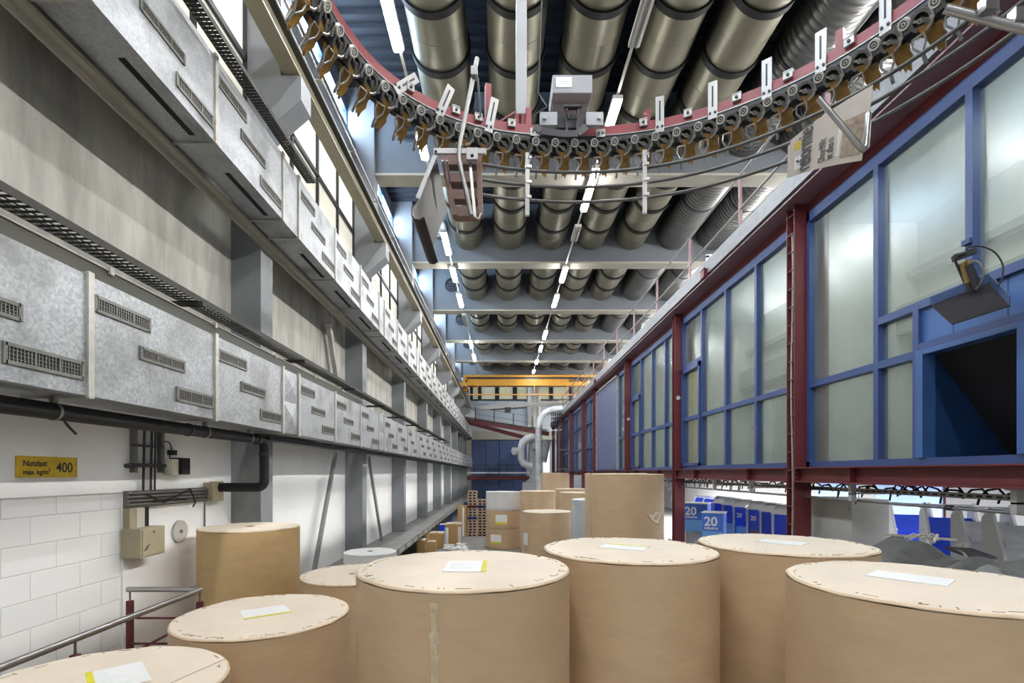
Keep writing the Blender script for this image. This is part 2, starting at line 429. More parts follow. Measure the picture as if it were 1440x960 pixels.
# windows of the left wall, above the upper duct: four frosted lights per bay, and the roof-light band
wn = 0
for k in range(-2, 8):
    ya, yb = FY(k) + .2, FY(k + 1) - .12
    wn += 1; m = MB()
    m.box(UX - .04, UX + .03, ya, yb, E + 4.2, E + 4.27).box(UX - .04, UX + .03, ya, yb, E + 6.33, E + 6.4).box(UX - .04, UX + .03, ya, yb, E + 5.09, E + 5.16)
    for j in range(5):
        yy = ya + (yb - ya) * j / 4; m.box(UX - .04, UX + .03, yy - .03, yy + .03, E + 4.2, E + 6.4)
    w = struct(m.build('window_%d' % wn, dark, loc=(UX, ya, E + 4.2)))
    g = MB().box(UX - .03, UX - .01, ya, yb, E + 4.22, E + 6.38)
    g.build('pane', lit_win, w)
    wn += 1; m = MB()
    m.box(WX - .1, WX + .04, ya, yb, E + 7.2, E + 7.27).box(WX - .1, WX + .04, ya, yb, E + 7.73, E + 7.8)
    for j in range(4):
        yy = ya + (yb - ya) * j / 3; m.box(WX - .1, WX + .04, yy - .035, yy + .035, E + 7.2, E + 7.8)
    w = struct(m.build('window_%d' % wn, blue, loc=(WX, ya, E + 7.2)))
    MB().box(WX - .08, WX - .06, ya, yb, E + 7.22, E + 7.78).build('pane', sky_win, w)
WN_LEFT = wn

# concrete ledge along the left wall
m = MB(); m.box(WX, -2.46, 6.0, YF, .56, .72)
m.mt(1)
for k in range(40): m.box(-2.46, -2.445, 6.2 + k * .94, 6.85 + k * .94, .585, .69)
struct(m.build('ledge', [concrete_dk, cabgrey], loc=(-2.9, 6, .56)))
for k in range(1, 9):
    m = MB(); y = FY(k) + .6
    m.box(-2.62, -2.5, y, y + .12, 0, .56)
    struct(m.build('ledge_post', blue_p, bevel=.005))

# crane rail beam on the corbels
m = MB(); m.box(-2.72, -2.52, Y0, YF, E + 4.95, E + 4.97).box(-2.63, -2.61, Y0, YF, E + 4.97, E + 5.25)
m.mt(1).box(-2.72, -2.52, Y0, YF, E + 5.25, E + 5.275).box(-2.65, -2.59, Y0, YF, E + 5.275, E + 5.33)
struct(m.build('crane_rail_beam', [tan, dark], loc=(-2.62, 0, E + 4.95)))
t = thing('power_rail', 'slim conductor rail on brackets along the crane beam of the left wall', 'rail', (-2.45, 20, E + 5.3))
MB().cyl((-2.44, Y0, E + 5.30), (-2.44, YF - 1, E + 5.30), .018, 8).cyl((-2.48, Y0, E + 5.17), (-2.48, YF - 1, E + 5.17), .012, 8).build('conductor_pipe', galv_pl, t)
for k in range(26):
    y = 2.2 + k * 1.5
    MB().box(-2.62, -2.42, y, y + .04, E + 5.285, E + 5.30).box(-2.46, -2.43, y - .01, y + .05, E + 5.27, E + 5.33).build('bracket', cream, t)

# ------------------------------------------------------------------ right-hand building in maroon steel
CY = [2.27, 6.77, 11.46, 16.0, 21.7, 24.8, 29.25, 33.3, 36.3, 39.8]
XF, XG = 3.97, 4.2
for i, y in enumerate(CY):
    m = MB()
    m.box(XF, XG, y, y + .016, 0, E + 3.65).box(XF, XG, y + .17, y + .186, 0, E + 3.65).box(4.08, 4.092, y + .016, y + .17, 0, E + 3.65)
    c = struct(m.build('steel_column', red, loc=(4.08, y, 0)))
    if i in (2, 3):
        b = MB().cyl((4.05, y - .004, E + 1.72), (4.05, y, E + 1.72), .045, 20); b.mt(1).bar((4.03, y - .006, E + 1.75), (4.07, y - .006, E + 1.69), .012, .003, (0, 1, 0))
        tag(b.build('round_notice', [paper, red_lt]), 'small round white notice on the %s maroon column from the camera' % ('second' if i == 2 else 'third'), 'sign')
# bottom beams, one I-section per bay
for i in range(len(CY) - 1):
    ya, yb = CY[i] + .186, CY[i + 1]
    m = MB(); zb, zt = E - .128, E + .07
    m.box(XF - .02, XF + .18, ya, yb, zt - .014, zt).box(XF - .02, XF + .18, ya, yb, zb, zb + .014).box(XF + .075, XF + .085, ya, yb, zb + .014, zt - .014)
    m.box(XF, XF + .16, ya, ya + .012, zb, zt).box(XF, XF + .16, yb - .012, yb, zb, zt)
    for q in range(2):
        m.cyl((XF + .03, yb - .03, zb + .06 + .07 * q), (XF + .03, yb - .012, zb + .06 + .07 * q), .012, 6)
    for f in (.25, .75): m.box(XF, XF + .16, ya + (yb - ya) * f, ya + (yb - ya) * f + .01, zb + .014, zt - .014)
    struct(m.build('steel_beam', red))
m = MB(); m.box(4.0, 4.012, Y0, 40, E + 3.67, E + 3.95).box(4.14, 4.26, Y0, 40, E + 3.52, E + 3.65)
m.mt(1).box(3.84, 4.22, Y0, 40, E + 3.65, E + 3.67)  # flange coloured paler for the light on its underside
struct(m.build('steel_beam', [red, pinkish], loc=(4, 0, E + 3.5)))
slab('walkway_deck', [deck_m, edge_m], [(3.9, 9.0, Y0, 40, E + 3.95, E + 4.0, 0), (3.85, 3.88, Y0, 40, E + 3.76, E + 4.0, 1), (3.85, 4.0, Y0, 40, E + 3.74, E + 3.76, 1)], loc=(4, 0, E + 3.7))
slab('floor_upper', cabgrey, [(4.26, 9.0, Y0, 40, E - .1, E + .06)], loc=(4.3, 0, E))
# office back wall seen through the panes
m = MB(); m.box(5.9, 6.1, Y0, 40, E + .06, E + 3.55)
m.mt(1)
for z in (.62, 1.05): m.box(5.885, 5.9, Y0, 40, E + z, E + z + .012)
m.mt(3).box(5.6, 5.9, Y0, 40, E + 1.95, E + 2.35).box(5.75, 5.9, Y0, 40, E + 2.75, E + 2.85)
m.mt(2)
for y in (2.9, 7.2, 11.9, 16.4): m.box(4.3, 5.9, y - .12, y, E + .06, E + 3.55)
m.mt(1)
for y, z in ((6.86, .06), (11.6, 2.34), (16.12, 2.34)): m.box(4.28, 4.5, y, y + .2, E + z, E + 3.55)
m.mt(0)
for y, z in ((3.6, 2.5), (5.0, 1.75), (8.3, 2.2), (9.6, 1.6), (12.9, 2.4)): m.box(5.2, 5.6, y, y + .7, E + .06, E + z)
struct(m.build('wall_office', [roomwall, roomdark, roomwall, roommid], loc=(5.9, 0, E)))
m = MB()
for y in (11.6, 16.1): m.box(4.30, 4.80 if y < 12 else 4.62, y, y + .17, E + .07, E + 2.34)
struct(m.build('partition', roomcream, loc=(4.6, 10, E)))
slab('ceiling_office', roomwall, [(4.26, 5.9, Y0, 40, E + 3.55, E + 3.6)], loc=(4.3, 0, E + 3.5))

def window_bay(n, ya, yb, mull, trans, sub=None, glass=pane_r, fr=blue):
    """ya near end, yb far end; mull y positions; trans: (y0,y1,z) bars; sub: opening light (y0,y1,z0,z1)"""
    m = MB(); a, b = XG - .07, XG + .04
    z0, z1 = E + .07, E + 3.52
    m.box(a, b, ya, yb, z0, z0 + .075).box(a, b, ya, yb, z1 - .14, z1).box(a, b, ya, ya + .06, z0, z1).box(a, b, yb - .06, yb, z0, z1)
    for (y, za, zb) in mull: m.box(a + .001, b - .001, y - .035, y + .035, E + za, E + zb)
    for (p, q, z) in trans: m.box(a + .003, b - .003, p + .005, q - .005, E + z - .04, E + z + .04)
    if sub:
        p, q, s0, s1 = sub
        m.box(a - .03, b, p, q, E + s1 - .09, E + s1).box(a - .03, b, p, q, E + s0, E + s0 + .06)
        m.box(a - .03, b, p, p + .07, E + s0, E + s1).box(a - .03, b, q - .07, q, E + s0, E + s1)
    w = struct(m.build('window_%d' % n, fr, loc=(XG, ya, E)))
    return w
def glaze(w, boxes, glass=pane_r):
    g = MB()
    for (p, q, za, zb) in boxes: g.box(XG - .004, XG + .004, p, q, E + za, E + zb)
    g.build('pane', glass, w)
n = WN_LEFT + 1
# first bay: tall lights, narrow lights, blue infill panel and chute opening
ya, yb = 2.46, 6.76
w = window_bay(n, ya, yb, [(5.51, .1, 3.45), (4.98, .1, 1.66), (4.41, 1.66, 3.45), (3.3, 1.66, 3.45)],
               [(5.51, yb, 1.18), (4.98, 5.51, 1.18), (ya, 5.51, 1.66), (ya, 4.98, 1.24)])
glaze(w, [(5.5, yb, .1, 3.42), (4.98, 5.51, .1, 1.66), (ya, 5.51, 1.66, 3.42)])
p = MB(); p.box(XG - .03, XG + .02, ya, 4.96, E + 1.26, E + 1.64)
p.mt(1).box(XG - .033, XG - .03, 4.10, 4.11, E + 1.28, E + 1.62).box(XG - .033, XG - .03, 4.60, 4.605, E + 1.28, E + 1.62)
p.build('infill_panel', [blue_p, blue_d], w)
p = MB(); a, b = XG - .10, XG + .03
p.box(a, b, 4.86, 4.944, E + .146, E + 1.199).box(a, b, 3.9, 3.97, E + .146, E + 1.199).box(a + .002, b, 3.97, 4.86, E + 1.15, E + 1.199)
p.box(a + .004, b, ya, 3.9, E + .147, E + 1.198)
p.build('chute_frame', blue_p, w, bevel=.003)
p = MB(); p.prism([(4.22, E + 1.18), (4.22, E + .14), (4.98, E + .14)], (0, 4.87, 0), X3, Z3, Y3, .02)
p.mt(1)
p.obox((4.62, 4.4, E + .65), Vector((.6, 0, -.8)), Y3, Vector((.8, 0, .6)), .66, .48, .008)
p.box(4.22, 5.1, 3.9, 3.92, E + .14, E + 1.2).box(4.22, 5.1, 3.9, 4.9, E + 1.18, E + 1.2).box(5.1, 5.12, 3.9, 4.9, E + .14, E + 1.2).box(4.22, 5.1, 3.9, 4.9, E + .12, E + .14)
p.build('chute', [blue_d, hole], w)
for i in range(2, 9):
    n += 1
    ya, yb = CY[i - 1] + .19, CY[i] - .005
    if i == 4: continue
    L_ = yb - ya
    if i in (2, 3):
        ms = [yb - 1.11, yb - 2.22, yb - 3.33]
        w = window_bay(n, ya, yb, [(y, .1, 3.45) for y in ms], [(ya, yb, 1.2), (ms[0], yb, 2.39)], sub=(ms[0] + .03, yb - .05, .15, 2.33))
        glaze(w, [(ya, ms[0], .12, 3.42), (ms[0], yb, 2.4, 3.42), (ms[0], yb, .12, 2.35)])
    else:
        ms = [yb - 1.3] if L_ > 2.5 else []
        w = window_bay(n, ya, yb, [(y, .1, 3.45) for y in ms], [(ya, yb, 1.2), (ya, yb, 2.39)])
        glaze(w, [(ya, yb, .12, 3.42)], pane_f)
# fourth bay: slate blue panel in a pale frame, narrow light beside it
n += 1; ya, yb = CY[3] + .19, CY[4]
w = window_bay(n, ya, yb, [(17.62, .1, 3.45)], [(ya, 17.62, 1.2)])
glaze(w, [(ya, 17.62, .12, 3.42)])
p = MB(); p.box(XG - .10, XG - .07, 17.75, yb - .1, E + .12, E + 3.45); p.build('slate_panel', slate, w)
p = MB()
for q in ((17.68, 17.75), (yb - .1, yb - .02)): p.box(XG - .13, XG - .06, q[0], q[1], E + .1, E + 3.5)
p.box(XG - .13, XG - .06, 17.68, yb - .02, E + 3.43, E + 3.5)
for j in range(9): p.box(XG - .15, XG - .13, yb - .08, yb - .03, E + .3 + j * .37, E + .36 + j * .37).box(XG - .15, XG - .13, 17.7, 17.74, E + .3 + j * .37, E + .36 + j * .37)
p.build('panel_frame', cream, w)

# guard rail on the walkway above the offices
DECKZ = E + 4.0
t = thing('guard_rail', 'maroon and steel guard rail along the walkway edge above the office windows', 'railing', (4.0, 20, E + 4.0))
for z in (5.0, 4.43): MB().cyl((4.0, -1, E + z), (4.0, 39.5, E + z), .02, 8).build('rail', steel_d, t)
y = 8.37 - 2.245 * 3
k = 0
while y < 39:
    MB().box(3.98, 4.02, y - .025, y + .025, E + 3.86, E + 4.98).box(3.9, 4.03, y - .05, y + .05, E + 3.84, E + 3.87).build('post', pinkish, t); y += 2.245
for j, y in enumerate((9.9, 14.5, 19.0, 23.6, 28.2)):
    m = MB(); m.box(4.06, 4.12, y, y + .05, E + 4.0, E + 4.32).box(4.06, 4.6, y, y + .05, E + 4.28, E + 4.34).box(4.55, 4.6, y, y + .05, E + 4.0, E + 4.3)
    tag(m.build('hoop_bracket', white_lid, loc=(4.1, y, E + 4)), 'white square hoop on the walkway deck, %s one counted from the camera' % ORD[j], 'bracket', 'white hoops on the walkway')
for j, y in enumerate((9.35, 20.5)):
    m = MB(); m.box(3.78, 3.97, y, y + .16, E + 3.68, E + 3.84)
    m.mt(1).box(3.77, 3.80, y - .03, y + .19, E + 3.84, E + 3.86)
    tag(m.build('beam_bracket', [red, galv_pl]), 'maroon stub bracket under the walkway edge, %s' % ('by the second column' if j == 0 else 'far along the beam'), 'bracket')

# ------------------------------------------------------------------ air ducts on the left wall
DX = -2.54
def duct_sections():
    s = [(1.71 - 1.347 - .45 - 1.347, 1.71 - 1.347 - .45, 'w'), (1.71 - 1.347 - .45, 1.71 - 1.347, 'n'), (1.71 - 1.347, 1.71, 'w')]
    for k in range(-1, 9):
        b = 6.20 + D * k
        if k >= 0: s.append((b - .45, b, 'n'))
        for j in range(3):
            if b + 1.347 * j < 42.5: s.append((b + 1.347 * j, b + 1.347 * (j + 1), 'w'))
    return [q for q in s if q[1] < 43]
def air_duct(name, label, z0, z1, back, gm, under):
    t = thing(name, label, 'air duct', (DX, 20, E + z0))
    for (ya, yb, kind) in duct_sections():
        ov = .0
        m = MB()
        if kind == 'w':
            m.box(back, DX, ya + .012, yb - .012, E + z0, E + z1)
        else:
            m.box(back, DX - .004, ya + .012, yb - .012, E + z0, E + z1)
            c = (ya + yb) / 2; zm = (E + z0 + E + z1) / 2
            for (za, zb) in ((E + z0 + .01, zm), (zm, E + z1 - .01)):
                zc = (za + zb) / 2
                V = [(DX - .003, ya + .02, za), (DX - .003, yb - .02, za), (DX - .003, yb - .02, zb), (DX - .003, ya + .02, zb), (DX + .02, c, zc)]
                m.add(V, [(1, 0, 4), (2, 1, 4), (3, 2, 4), (0, 3, 4)])
        s = m.build('duct_section', gm, t)
        fl = MB()
        fl.box(back - .01, DX + .014, yb - .014, yb + .014, E + z1, E + z1 + .02).box(DX, DX + .018, yb - .022, yb + .022, E + z0 - .015, E + z1 + .02)
        fl.box(back - .01, DX + .014, yb - .014, yb + .014, E + z0 - .018, E + z0)
        if ya < 31: fl.build('joint_flange', flange, s)
        if kind == 'w' and yb > 1.6 and ya < 36:
            for (dz, h, o0) in ((.10, .088, .825), (.335, .07, .435), (.545, .082, .045)):
                v = MB(); p, q = ya + o0, ya + o0 + .47; za, zb = E + z0 + dz, E + z0 + dz + h
                v.box(DX, DX + .012, p, q, za - .012, za + .008).box(DX, DX + .012, p, q, zb - .008, zb + .012)
                v.box(DX, DX + .012, p - .012, p + .01, za - .012, zb + .012).box(DX, DX + .012, q - .01, q + .012, za - .012, zb + .012)
                v.mt(1).box(DX, DX + .002, p, q, za, zb)
                v.mt(2)
                if ya < 14:
                    for i in range(22):
                        y = p + .02 + i * .0205; v.box(DX + .002, DX + .008, y, y + .006, za + .006, zb - .006)
                    for i in range(3):
                        z = za + (zb - za) * (i + 1) / 4; v.box(DX + .002, DX + .006, p + .01, q - .01, z - .002, z + .002)
                    v.box(DX + .002, DX + .011, p + .16, p + .17, za, zb).box(DX + .002, DX + .011, p + .31, p + .32, za, zb)
                else:
                    for i in range(5):
                        y = p + .05 + i * .09; v.box(DX + .002, DX + .008, y, y + .02, za, zb)
                v.build('vent', [ventfr, hole, grille], s)
            if under: MB().box(WX + .01, back, ya + .012, yb - .012, E + z1 - .02, E + z1 - .016).build('light_block_plate', galv_pl, s)  # unseen plate added to block lamp light leaking behind the duct
            if under and ya < 22:
                MB().box(DX - .17, DX - .12, ya + .45, ya + 1.25, E + z0 - .003, E + z0 + .002).build('slot', hole, s)
    return t
air_duct('air_duct', 'long lower run of spangled galvanised air duct at eye height on the left wall', .47, 1.21, DX - .40, galv_lo, False)
air_duct('air_duct', 'long pale galvanised air duct high on the left wall, below the frosted windows', 2.92, 3.68, DX - .36, galv_hi, True)
# steel channels the ducts rest on
m = MB(); m.box(-3.0, -2.915, Y0, 42, E + 2.86, E + 2.90).box(-3.0, -2.985, Y0, 42, E + 2.80, E + 2.86)
tag(m.build('support_channel', cream, loc=(-2.95, 20, E + 2.8)), 'cream steel channel running under the back of the upper air duct', 'steel channel')
m = MB(); m.box(-2.96, -2.80, 6.0, 42, E + .39, E + .41).box(-2.96, -2.945, 6.0, 42, E + .41, E + .45).box(-2.81, -2.80, 6.0, 42, E + .41, E + .45)
tag(m.build('support_channel', dark, loc=(-2.9, 20, E + .4)), 'dark steel channel running under the lower air duct beyond the black pipe', 'steel channel')

def cable_tray(label, x0, x1, z, ya, yb, pitch, h, fill=.45):
    t = thing('cable_tray', label, 'cable tray', ((x0 + x1) / 2, (ya + yb) / 2, E + z))
    MB().box(x0, x0 + .006, ya, yb, E + z, E + z + h).box(x1 - .006, x1, ya, yb, E + z, E + z + h).build('side_rail', soot, t)
    m = MB(); y = ya; w3 = (x1 - x0 - .012) / 3
    while y < yb:
        m.box(x0 + .006, x1 - .006, y, y + pitch * fill, E + z, E + z + .004); y += pitch
    for f in (.33, .66): m.box(x0 + (x1 - x0) * f - .006, x0 + (x1 - x0) * f + .006, ya, yb, E + z + .0005, E + z + .0045)
    m.build('slotted_base', soot, t)
    return t
t = cable_tray('dark perforated cable tray running above the lower air duct on the left wall', -2.84, -2.66, 1.50, .6, 24, .055, .05)
for k in range(11):
    y = FY(0) - 4.2 + k * 2.25; MB().box(WX, -2.62, y, y + .04, E + 1.46, E + 1.5).box(WX, WX + .02, y - .02, y + .06, E + 1.25, E + 1.55).build('wall_bracket', soot, t)
cable_tray('short rusty cable tray lying along the top front edge of the upper air duct', -2.50, -2.38, 3.69, .6, 6.36, .04, .05, .78)
m = MB(); m.cyl((-2.64, .5, E + 1.355), (-2.64, 9.4, E + 1.355), .006, 8)
for k in range(7): m.box(-2.66, -2.625, .9 + k * 1.22, .93 + k * 1.22, E + 1.33, E + 1.375)
m.mt(1).box(-2.78, -2.645, .5, 8.9, E + 1.23, E + 1.36)
tag(m.build('conduit', [cream, mat('olive_channel', (.032, .03, .02), .6)], loc=(-2.66, 4, E + 1.23)), 'thin white conduit on an olive channel between cable tray and lower air duct', 'conduit')

# ------------------------------------------------------------------ ceiling pipes
PX = [-1.05, .227, 1.48, 2.72, 3.93, 5.2, 6.42]
PZ = E + 7.30; PR = .475
nm = ['leftmost smooth', 'second smooth', 'third smooth', 'fourth smooth', 'rightmost smooth', 'left of the two ribbed', 'right of the two ribbed']
for i, x in enumerate(PX):
    t = thing('ventilation_pipe', nm[i] + ' ventilation pipe under the roof, running the length of the hall', 'pipe', (x, 18, PZ - PR), 'ventilation pipes under the roof')
    end = 33.4 if i > 0 else 33.2
    MB().cyl((x, Y0, PZ), (x, end, PZ), PR, 40).build('pipe_shell', pipe_m if i < 5 else spir_m, t)
    y = FY(-2)
    for k in range(-2, 8):
        for j in range(4):
            y = FY(k) + (.12 if j == 0 else 1.1225 * j)
            if j == 0: continue
            if y < end and y > 2:
                if i < 5: MB().ring((x, y - .06, PZ), (x, y + .06, PZ), PR + .034, PR - .01, 40).build('collar', black, t)
                elif j == 2: MB().ring((x, y - .03, PZ), (x, y + .03, PZ), PR + .018, PR - .01, 40).build('collar', dark, t)
    if i < 5:
        m = MB()
        for k in range(0, 6):
            for j in range(4):
                y = FY(k) - D + 1.1225 * (j + .5); m.ring((x, y - .004, PZ), (x, y + .004, PZ), PR + .003, PR - .01, 40)
        m.build('seam', pipe_m, t)
# pipe ends showing in the round beam openings on the left
for k, lab in ((3, 'short louvred pipe end in the round opening of a roof beam'),):
    y = FY(2); t = thing('vent_pipe_end', lab, 'pipe', (-2.0, y, E + 7.17))
    MB().ring((-2.0, y - .12, E + 7.45), (-2.0, y + .3, E + 7.45), .285, .265, 32).build('pipe_shell', galv_hi, t)
    m = MB().cyl((-2.0, y + .05, E + 7.45), (-2.0, y + .06, E + 7.45), .265, 32)
    for j in range(8):
        z = -.22 + j * .063; hw = math.sqrt(.265 ** 2 - z * z) - .01
        m.box(-2 - hw, -2 + hw, y - .02, y + .05, E + 7.45 + z, E + 7.455 + z)
    m.build('louvre', white_lid, t)

# ------------------------------------------------------------------ lamps in three rows
def lamp(x, ya, yb, h, on, label, group, hi=False):
    t = thing('fluorescent_lamp', label, 'lamp', (x, (ya + yb) / 2, E + h), group)
    MB().box(x - .085, x + .085, ya, yb, E + h + .05, E + h + .12).box(x - .02, x + .02, ya + .1, ya + .14, E + h + .12, E + h + .128).box(x - .02, x + .02, yb - .14, yb - .1, E + h + .12, E + h + .128).build('housing', lampbody, t, bevel=.006)
    if on:
        MB().box(x - .065, x + .065, ya + .02, yb - .02, E + h, E + h + .055).build('tube', tube_hi if hi else tube_on, t, bevel=.012)
    else:
        MB().cyl((x - .035, ya + .03, E + h + .03), (x - .035, yb - .03, E + h + .03), .018, 10).cyl((x + .035, ya + .03, E + h + .03), (x + .035, yb - .03, E + h + .03), .018, 10).build('tube', alum, t)
    return t
LH = 6.22
rows = {
 'left': (-1.54, [(-5.5, -3.5, 1), (-2.5, -.5, 1), (.8, 2.8, 1), (5.6, 7.4, 1), (9.25, 9.95, 1), (13., 14.3, 1), (15.25, 16.3, 1), (17.5, 18.8, 1), (19.8, 21.4, 0), (23.7, 25.0, 1), (26.4, 27.9, 1)]),
 'right': (1.94, [(-5.5, -3.5, 1), (-2.0, .0, 1), (1.2, 3.2, 1), (4.6, 7.35, 0), (8.35, 9.1, 1), (10.25, 11.9, 1), (12.7, 13.5, 0), (15.2, 16.35, 1), (17.6, 18.8, 1), (22.0, 23.3, 1), (24.6, 25.7, 1), (27.7, 28.6, 1), (30.4, 31.2, 1)])}
for r, (x, ls) in rows.items():
    j = 0; vis = [l for l in ls if l[0] > 4]
    for (ya, yb, on) in ls:
        if (ya, yb, on) in vis:
            lab = '%s %s lamp, the %s in the %s lamp row counted from the camera' % ('lit tube' if on else 'unlit', 'ceiling', ORD[vis.index((ya, yb, on))], r)
        else: lab = 'ceiling lamp of the %s lamp row above and behind the camera' % r
        lamp(x, ya, yb, LH, on, lab, r + ' row of ceiling lamps')
    m = MB(); m.box(x - .02, x + .02, -6, 33, E + LH + .128, E + LH + .158)
    tag(m.build('lamp_track', lampbody, loc=(x, 14, E + LH + .128)), 'thin trunking rail that carries the %s row of ceiling lamps' % r, 'lamp track')
for k in range(10):
    y = FY(k - 2) + .6
    lamp(7.0, y, y + 2.6, 6.3, 1, 'ceiling lamp of the row above the office roof, hidden behind the walkway', 'lamps above the office roof', True)
# ------------------------------------------------------------------ paper rolls
def roll(x, y, R, zt, label, z0=0., side=kraft, top=kraft_top, sheet=None, crimps=True, core=False, name='paper_roll', group=None, seed=0, n=72, cat='paper roll'):
    rnd = random.Random(seed + int(x * 100) + int(y * 1000))
    t = thing(name, label, cat, (x, y, z0), group)
    ph = [rnd.uniform(0, 6.28) for _ in range(6)]
    def w(th, k=0):
        a = .0022 * math.sin(3 * th + ph[0]) + .0014 * math.sin(7 * th + ph[1]) + .0010 * math.sin(13 * th + ph[2])
        return a
    rim = lambda th, k: ((w(th) * .9, 0) if k < 99 else (0, 0))
    prof = [(R - .012, z0), (R, z0 + .012)] + [(R, z0 + .012 + (zt - .02 - z0 - .012) * i / 5) for i in range(1, 5)] + [(R, zt - .035), (R + .001, zt - .016)]
    MB().lathe(prof, (x, y, 0), n, lambda th, k: (w(th) * (1 if k > 4 else .4), 0)).build('wrap', side, t)
    tp = [(0.0005, zt), (R * .5, zt), (R - .06, zt), (R - .010, zt - .001), (R - .003, zt - .004), (R + .001, zt - .008), (R + .002, zt - .013), (R - .004, zt - .015)]
    def wt(th, k):
        if k < 2: return (0, 0)
        if k == 2: return (0, .001 * math.sin(9 * th + ph[3]))
        return (w(th), .0016 * math.sin(5 * th + ph[4]) + .001 * math.sin(11 * th + ph[5]) + .0008 * math.sin(23 * th))
    m = MB(); m.lathe(tp[:4], (x, y, 0), n, wt)
    m.mt(1); m.lathe(tp[3:], (x, y, 0), n, lambda th, k: wt(th, k + 3))
    if crimps:
        m.mt(2)
        for i in range(46):
            th = rnd.uniform(0, 6.28); r0 = R - rnd.uniform(.03, .05); ln = rnd.uniform(.008, .03)
            d = Vector((math.cos(th), math.sin(th), 0)); q = Vector((-d.y, d.x, 0))
            m.obox(Vector((x, y, zt + .0008)) + d * r0, q, d, Z3, ln if i % 2 else .002, .0014 if i % 2 else ln * .6, .0008)
    m.build('end_paper', [top, rim_m if top is kraft_top else top, crimp], t)
    if core:
        m = MB(); m.ring((x, y, zt - .02), (x, y, zt + .002), .05, .038, 24); m.mt(1).cyl((x, y, zt), (x, y, zt + .0006), .038, 24)
        m.build('core', [card, hole], t)
    if sheet:
        sx, sy, ang, lw, lh, yside = sheet
        c = Vector((sx, sy, zt + .0025)); a = Vector((math.cos(ang), math.sin(ang), 0)); b = Vector((-a.y, a.x, 0))
        m = MB().obox(c, a, b, Z3, lw / 2, lh / 2, .0012)
        m.mt(1)
        for i in (range(9) if yside else ()):
            v = -lh * .38 + i * lh * .085; q = rnd.uniform(.3, .8)
            m.obox(c + b * v - a * lw * .38 + a * (lw * .38 * q) + Z3 * .0013, a, b, Z3, lw * .38 * q, .0018, .0004)
        o = m.build('label_sheet', [paper, greyprint], t)
        if yside:
            MB().obox(c + a * lw * (.5 - .06) * yside + Z3 * .0014, a, b, Z3, lw * .06, lh / 2, .0007).build('yellow_strip', yellow, o)
    return t

G = 'kraft paper rolls standing in the hall'
r1 = roll(-.20, 2.63, .55, E - .494, 'big kraft roll in the middle of the front row, label sheet with yellow right edge', sheet=(-.19, 2.62, .0, .215, .30, 1), group=G)
m = MB()
for i in range(60): m.obox((-.20 - .085 + random.uniform(-.004, .004), 2.63 - .5485 + .0008 * random.random(), E - .56 - i * .024), X3, Y3, Z3, .016 + random.uniform(-.005, .005), .0012, .0125)
m.build('glue_strip', mat('glue_strip', (.62, .50, .33), .3, var=.2, scale=30), r1)
roll(.82, 3.25, .55, E - .492, 'tall kraft roll right of the middle front roll, label with thin yellow back edge', sheet=(.80, 3.27, 1.05, .20, .29, 1), group=G)
roll(1.99, 3.54, .56, E - .500, 'kraft roll behind the big right front one, plain white label sheet on top', sheet=(2.0, 3.56, .75, .2, .29, 0), group=G)
roll(1.93, 2.28, .55, E - .500, 'big kraft roll in the right front corner, white label sheet askew on top', sheet=(1.93, 2.36, .7, .21, .30, 0), group=G)
roll(-1.62, 3.39, .55, E - .957, 'kraft roll left of the middle one by the handrail, label with yellow far edge', sheet=(-1.63, 3.42, 2.2, .24, .29, -1), group=G)
r6 = roll(-1.84, 2.21, .55, E - .957, 'kraft roll in the lower left corner with an end-paper seam and yellow edged label', sheet=(-1.80, 2.33, .75, .22, .31, -1), group=G)
MB().bar((-1.42, 2.57, E - .9555), (-1.66, 1.72, E - .9555), .004, .001).build('paper_seam', crimp, r6)
roll(-2.72, 5.37, .497, E - .58, 'golden kraft roll against the left wall, standing beyond the handrail', side=kraft_dk, core=True, crimps=False, group=G)
roll(-1.47, 5.05, .55, E - 1.02, 'kraft roll half hidden behind the middle front roll, small white label on top', sheet=(-1.33, 5.0, .3, .2, .12, 0), core=False, group=G)
MB().cyl((-1.52, 5.02, E - 1.02), (-1.52, 5.02, E - 1.0185), .03, 16).build('core_hole', crimp, COL.objects[-1] if False else [o for o in COL.objects if o.get('label', '').startswith('kraft roll half hidden')][0])
roll(-2.07, 7.8, .40, E - 1.23, 'white unwrapped paper roll lying on end between ledge and kraft rolls', side=whiteroll, top=whiteroll, core=True, crimps=False)
roll(1.97, 7.85, .55, E - .02, 'tallest kraft roll, torn flap near its right edge, beside the maroon columns', crimps=False, group=G)
tr = [o for o in COL.objects if o.get('label', '').startswith('tallest kraft')][0]
m = MB()
def onroll(px, py, R=.552, c=(1.97, 7.85)):
    u = (px - VX) / F; # ray (u,1); nearest hit with circle
    A = u * u + 1; B = -2 * (u * c[0] + c[1]); C_ = c[0] ** 2 + c[1] ** 2 - R * R
    Y = (-B - math.sqrt(max(0, B * B - 4 * A * C_))) / (2 * A); return P(px, py, Y)
q = [(911, 724), (917, 732), (925, 737), (931, 722), (924, 719)]
m.tube([onroll(*a) for a in q[:3]], .008, 6).tube([onroll(*a) for a in q[2:4]], .01, 6).tube([onroll(930, 719), onroll(918, 721)], .004, 5)
m.mt(1); pts = [onroll(a, b, .556) for a, b in q]; m.add(pts + [p - Y3 * .004 for p in pts], [(0, 1, 2, 3, 4), (9, 8, 7, 6, 5)])
m.build('torn_flap', [crimp, kraft_top], tr)
roll(2.05, 9.0, .55, E - .01, 'tall kraft roll directly behind the torn one, only its left edge showing', crimps=False, group=G)
roll(1.93, 10.2, .50, E - .54, 'grey film wrapped roll squeezed in left of the tall kraft rolls', side=greywrap, top=whiteroll, crimps=False)
f_ = roll(1.0, 11.3, .55, E - .87, 'kraft roll in front of the far group, small white sticker low on its left', crimps=False, group=G)
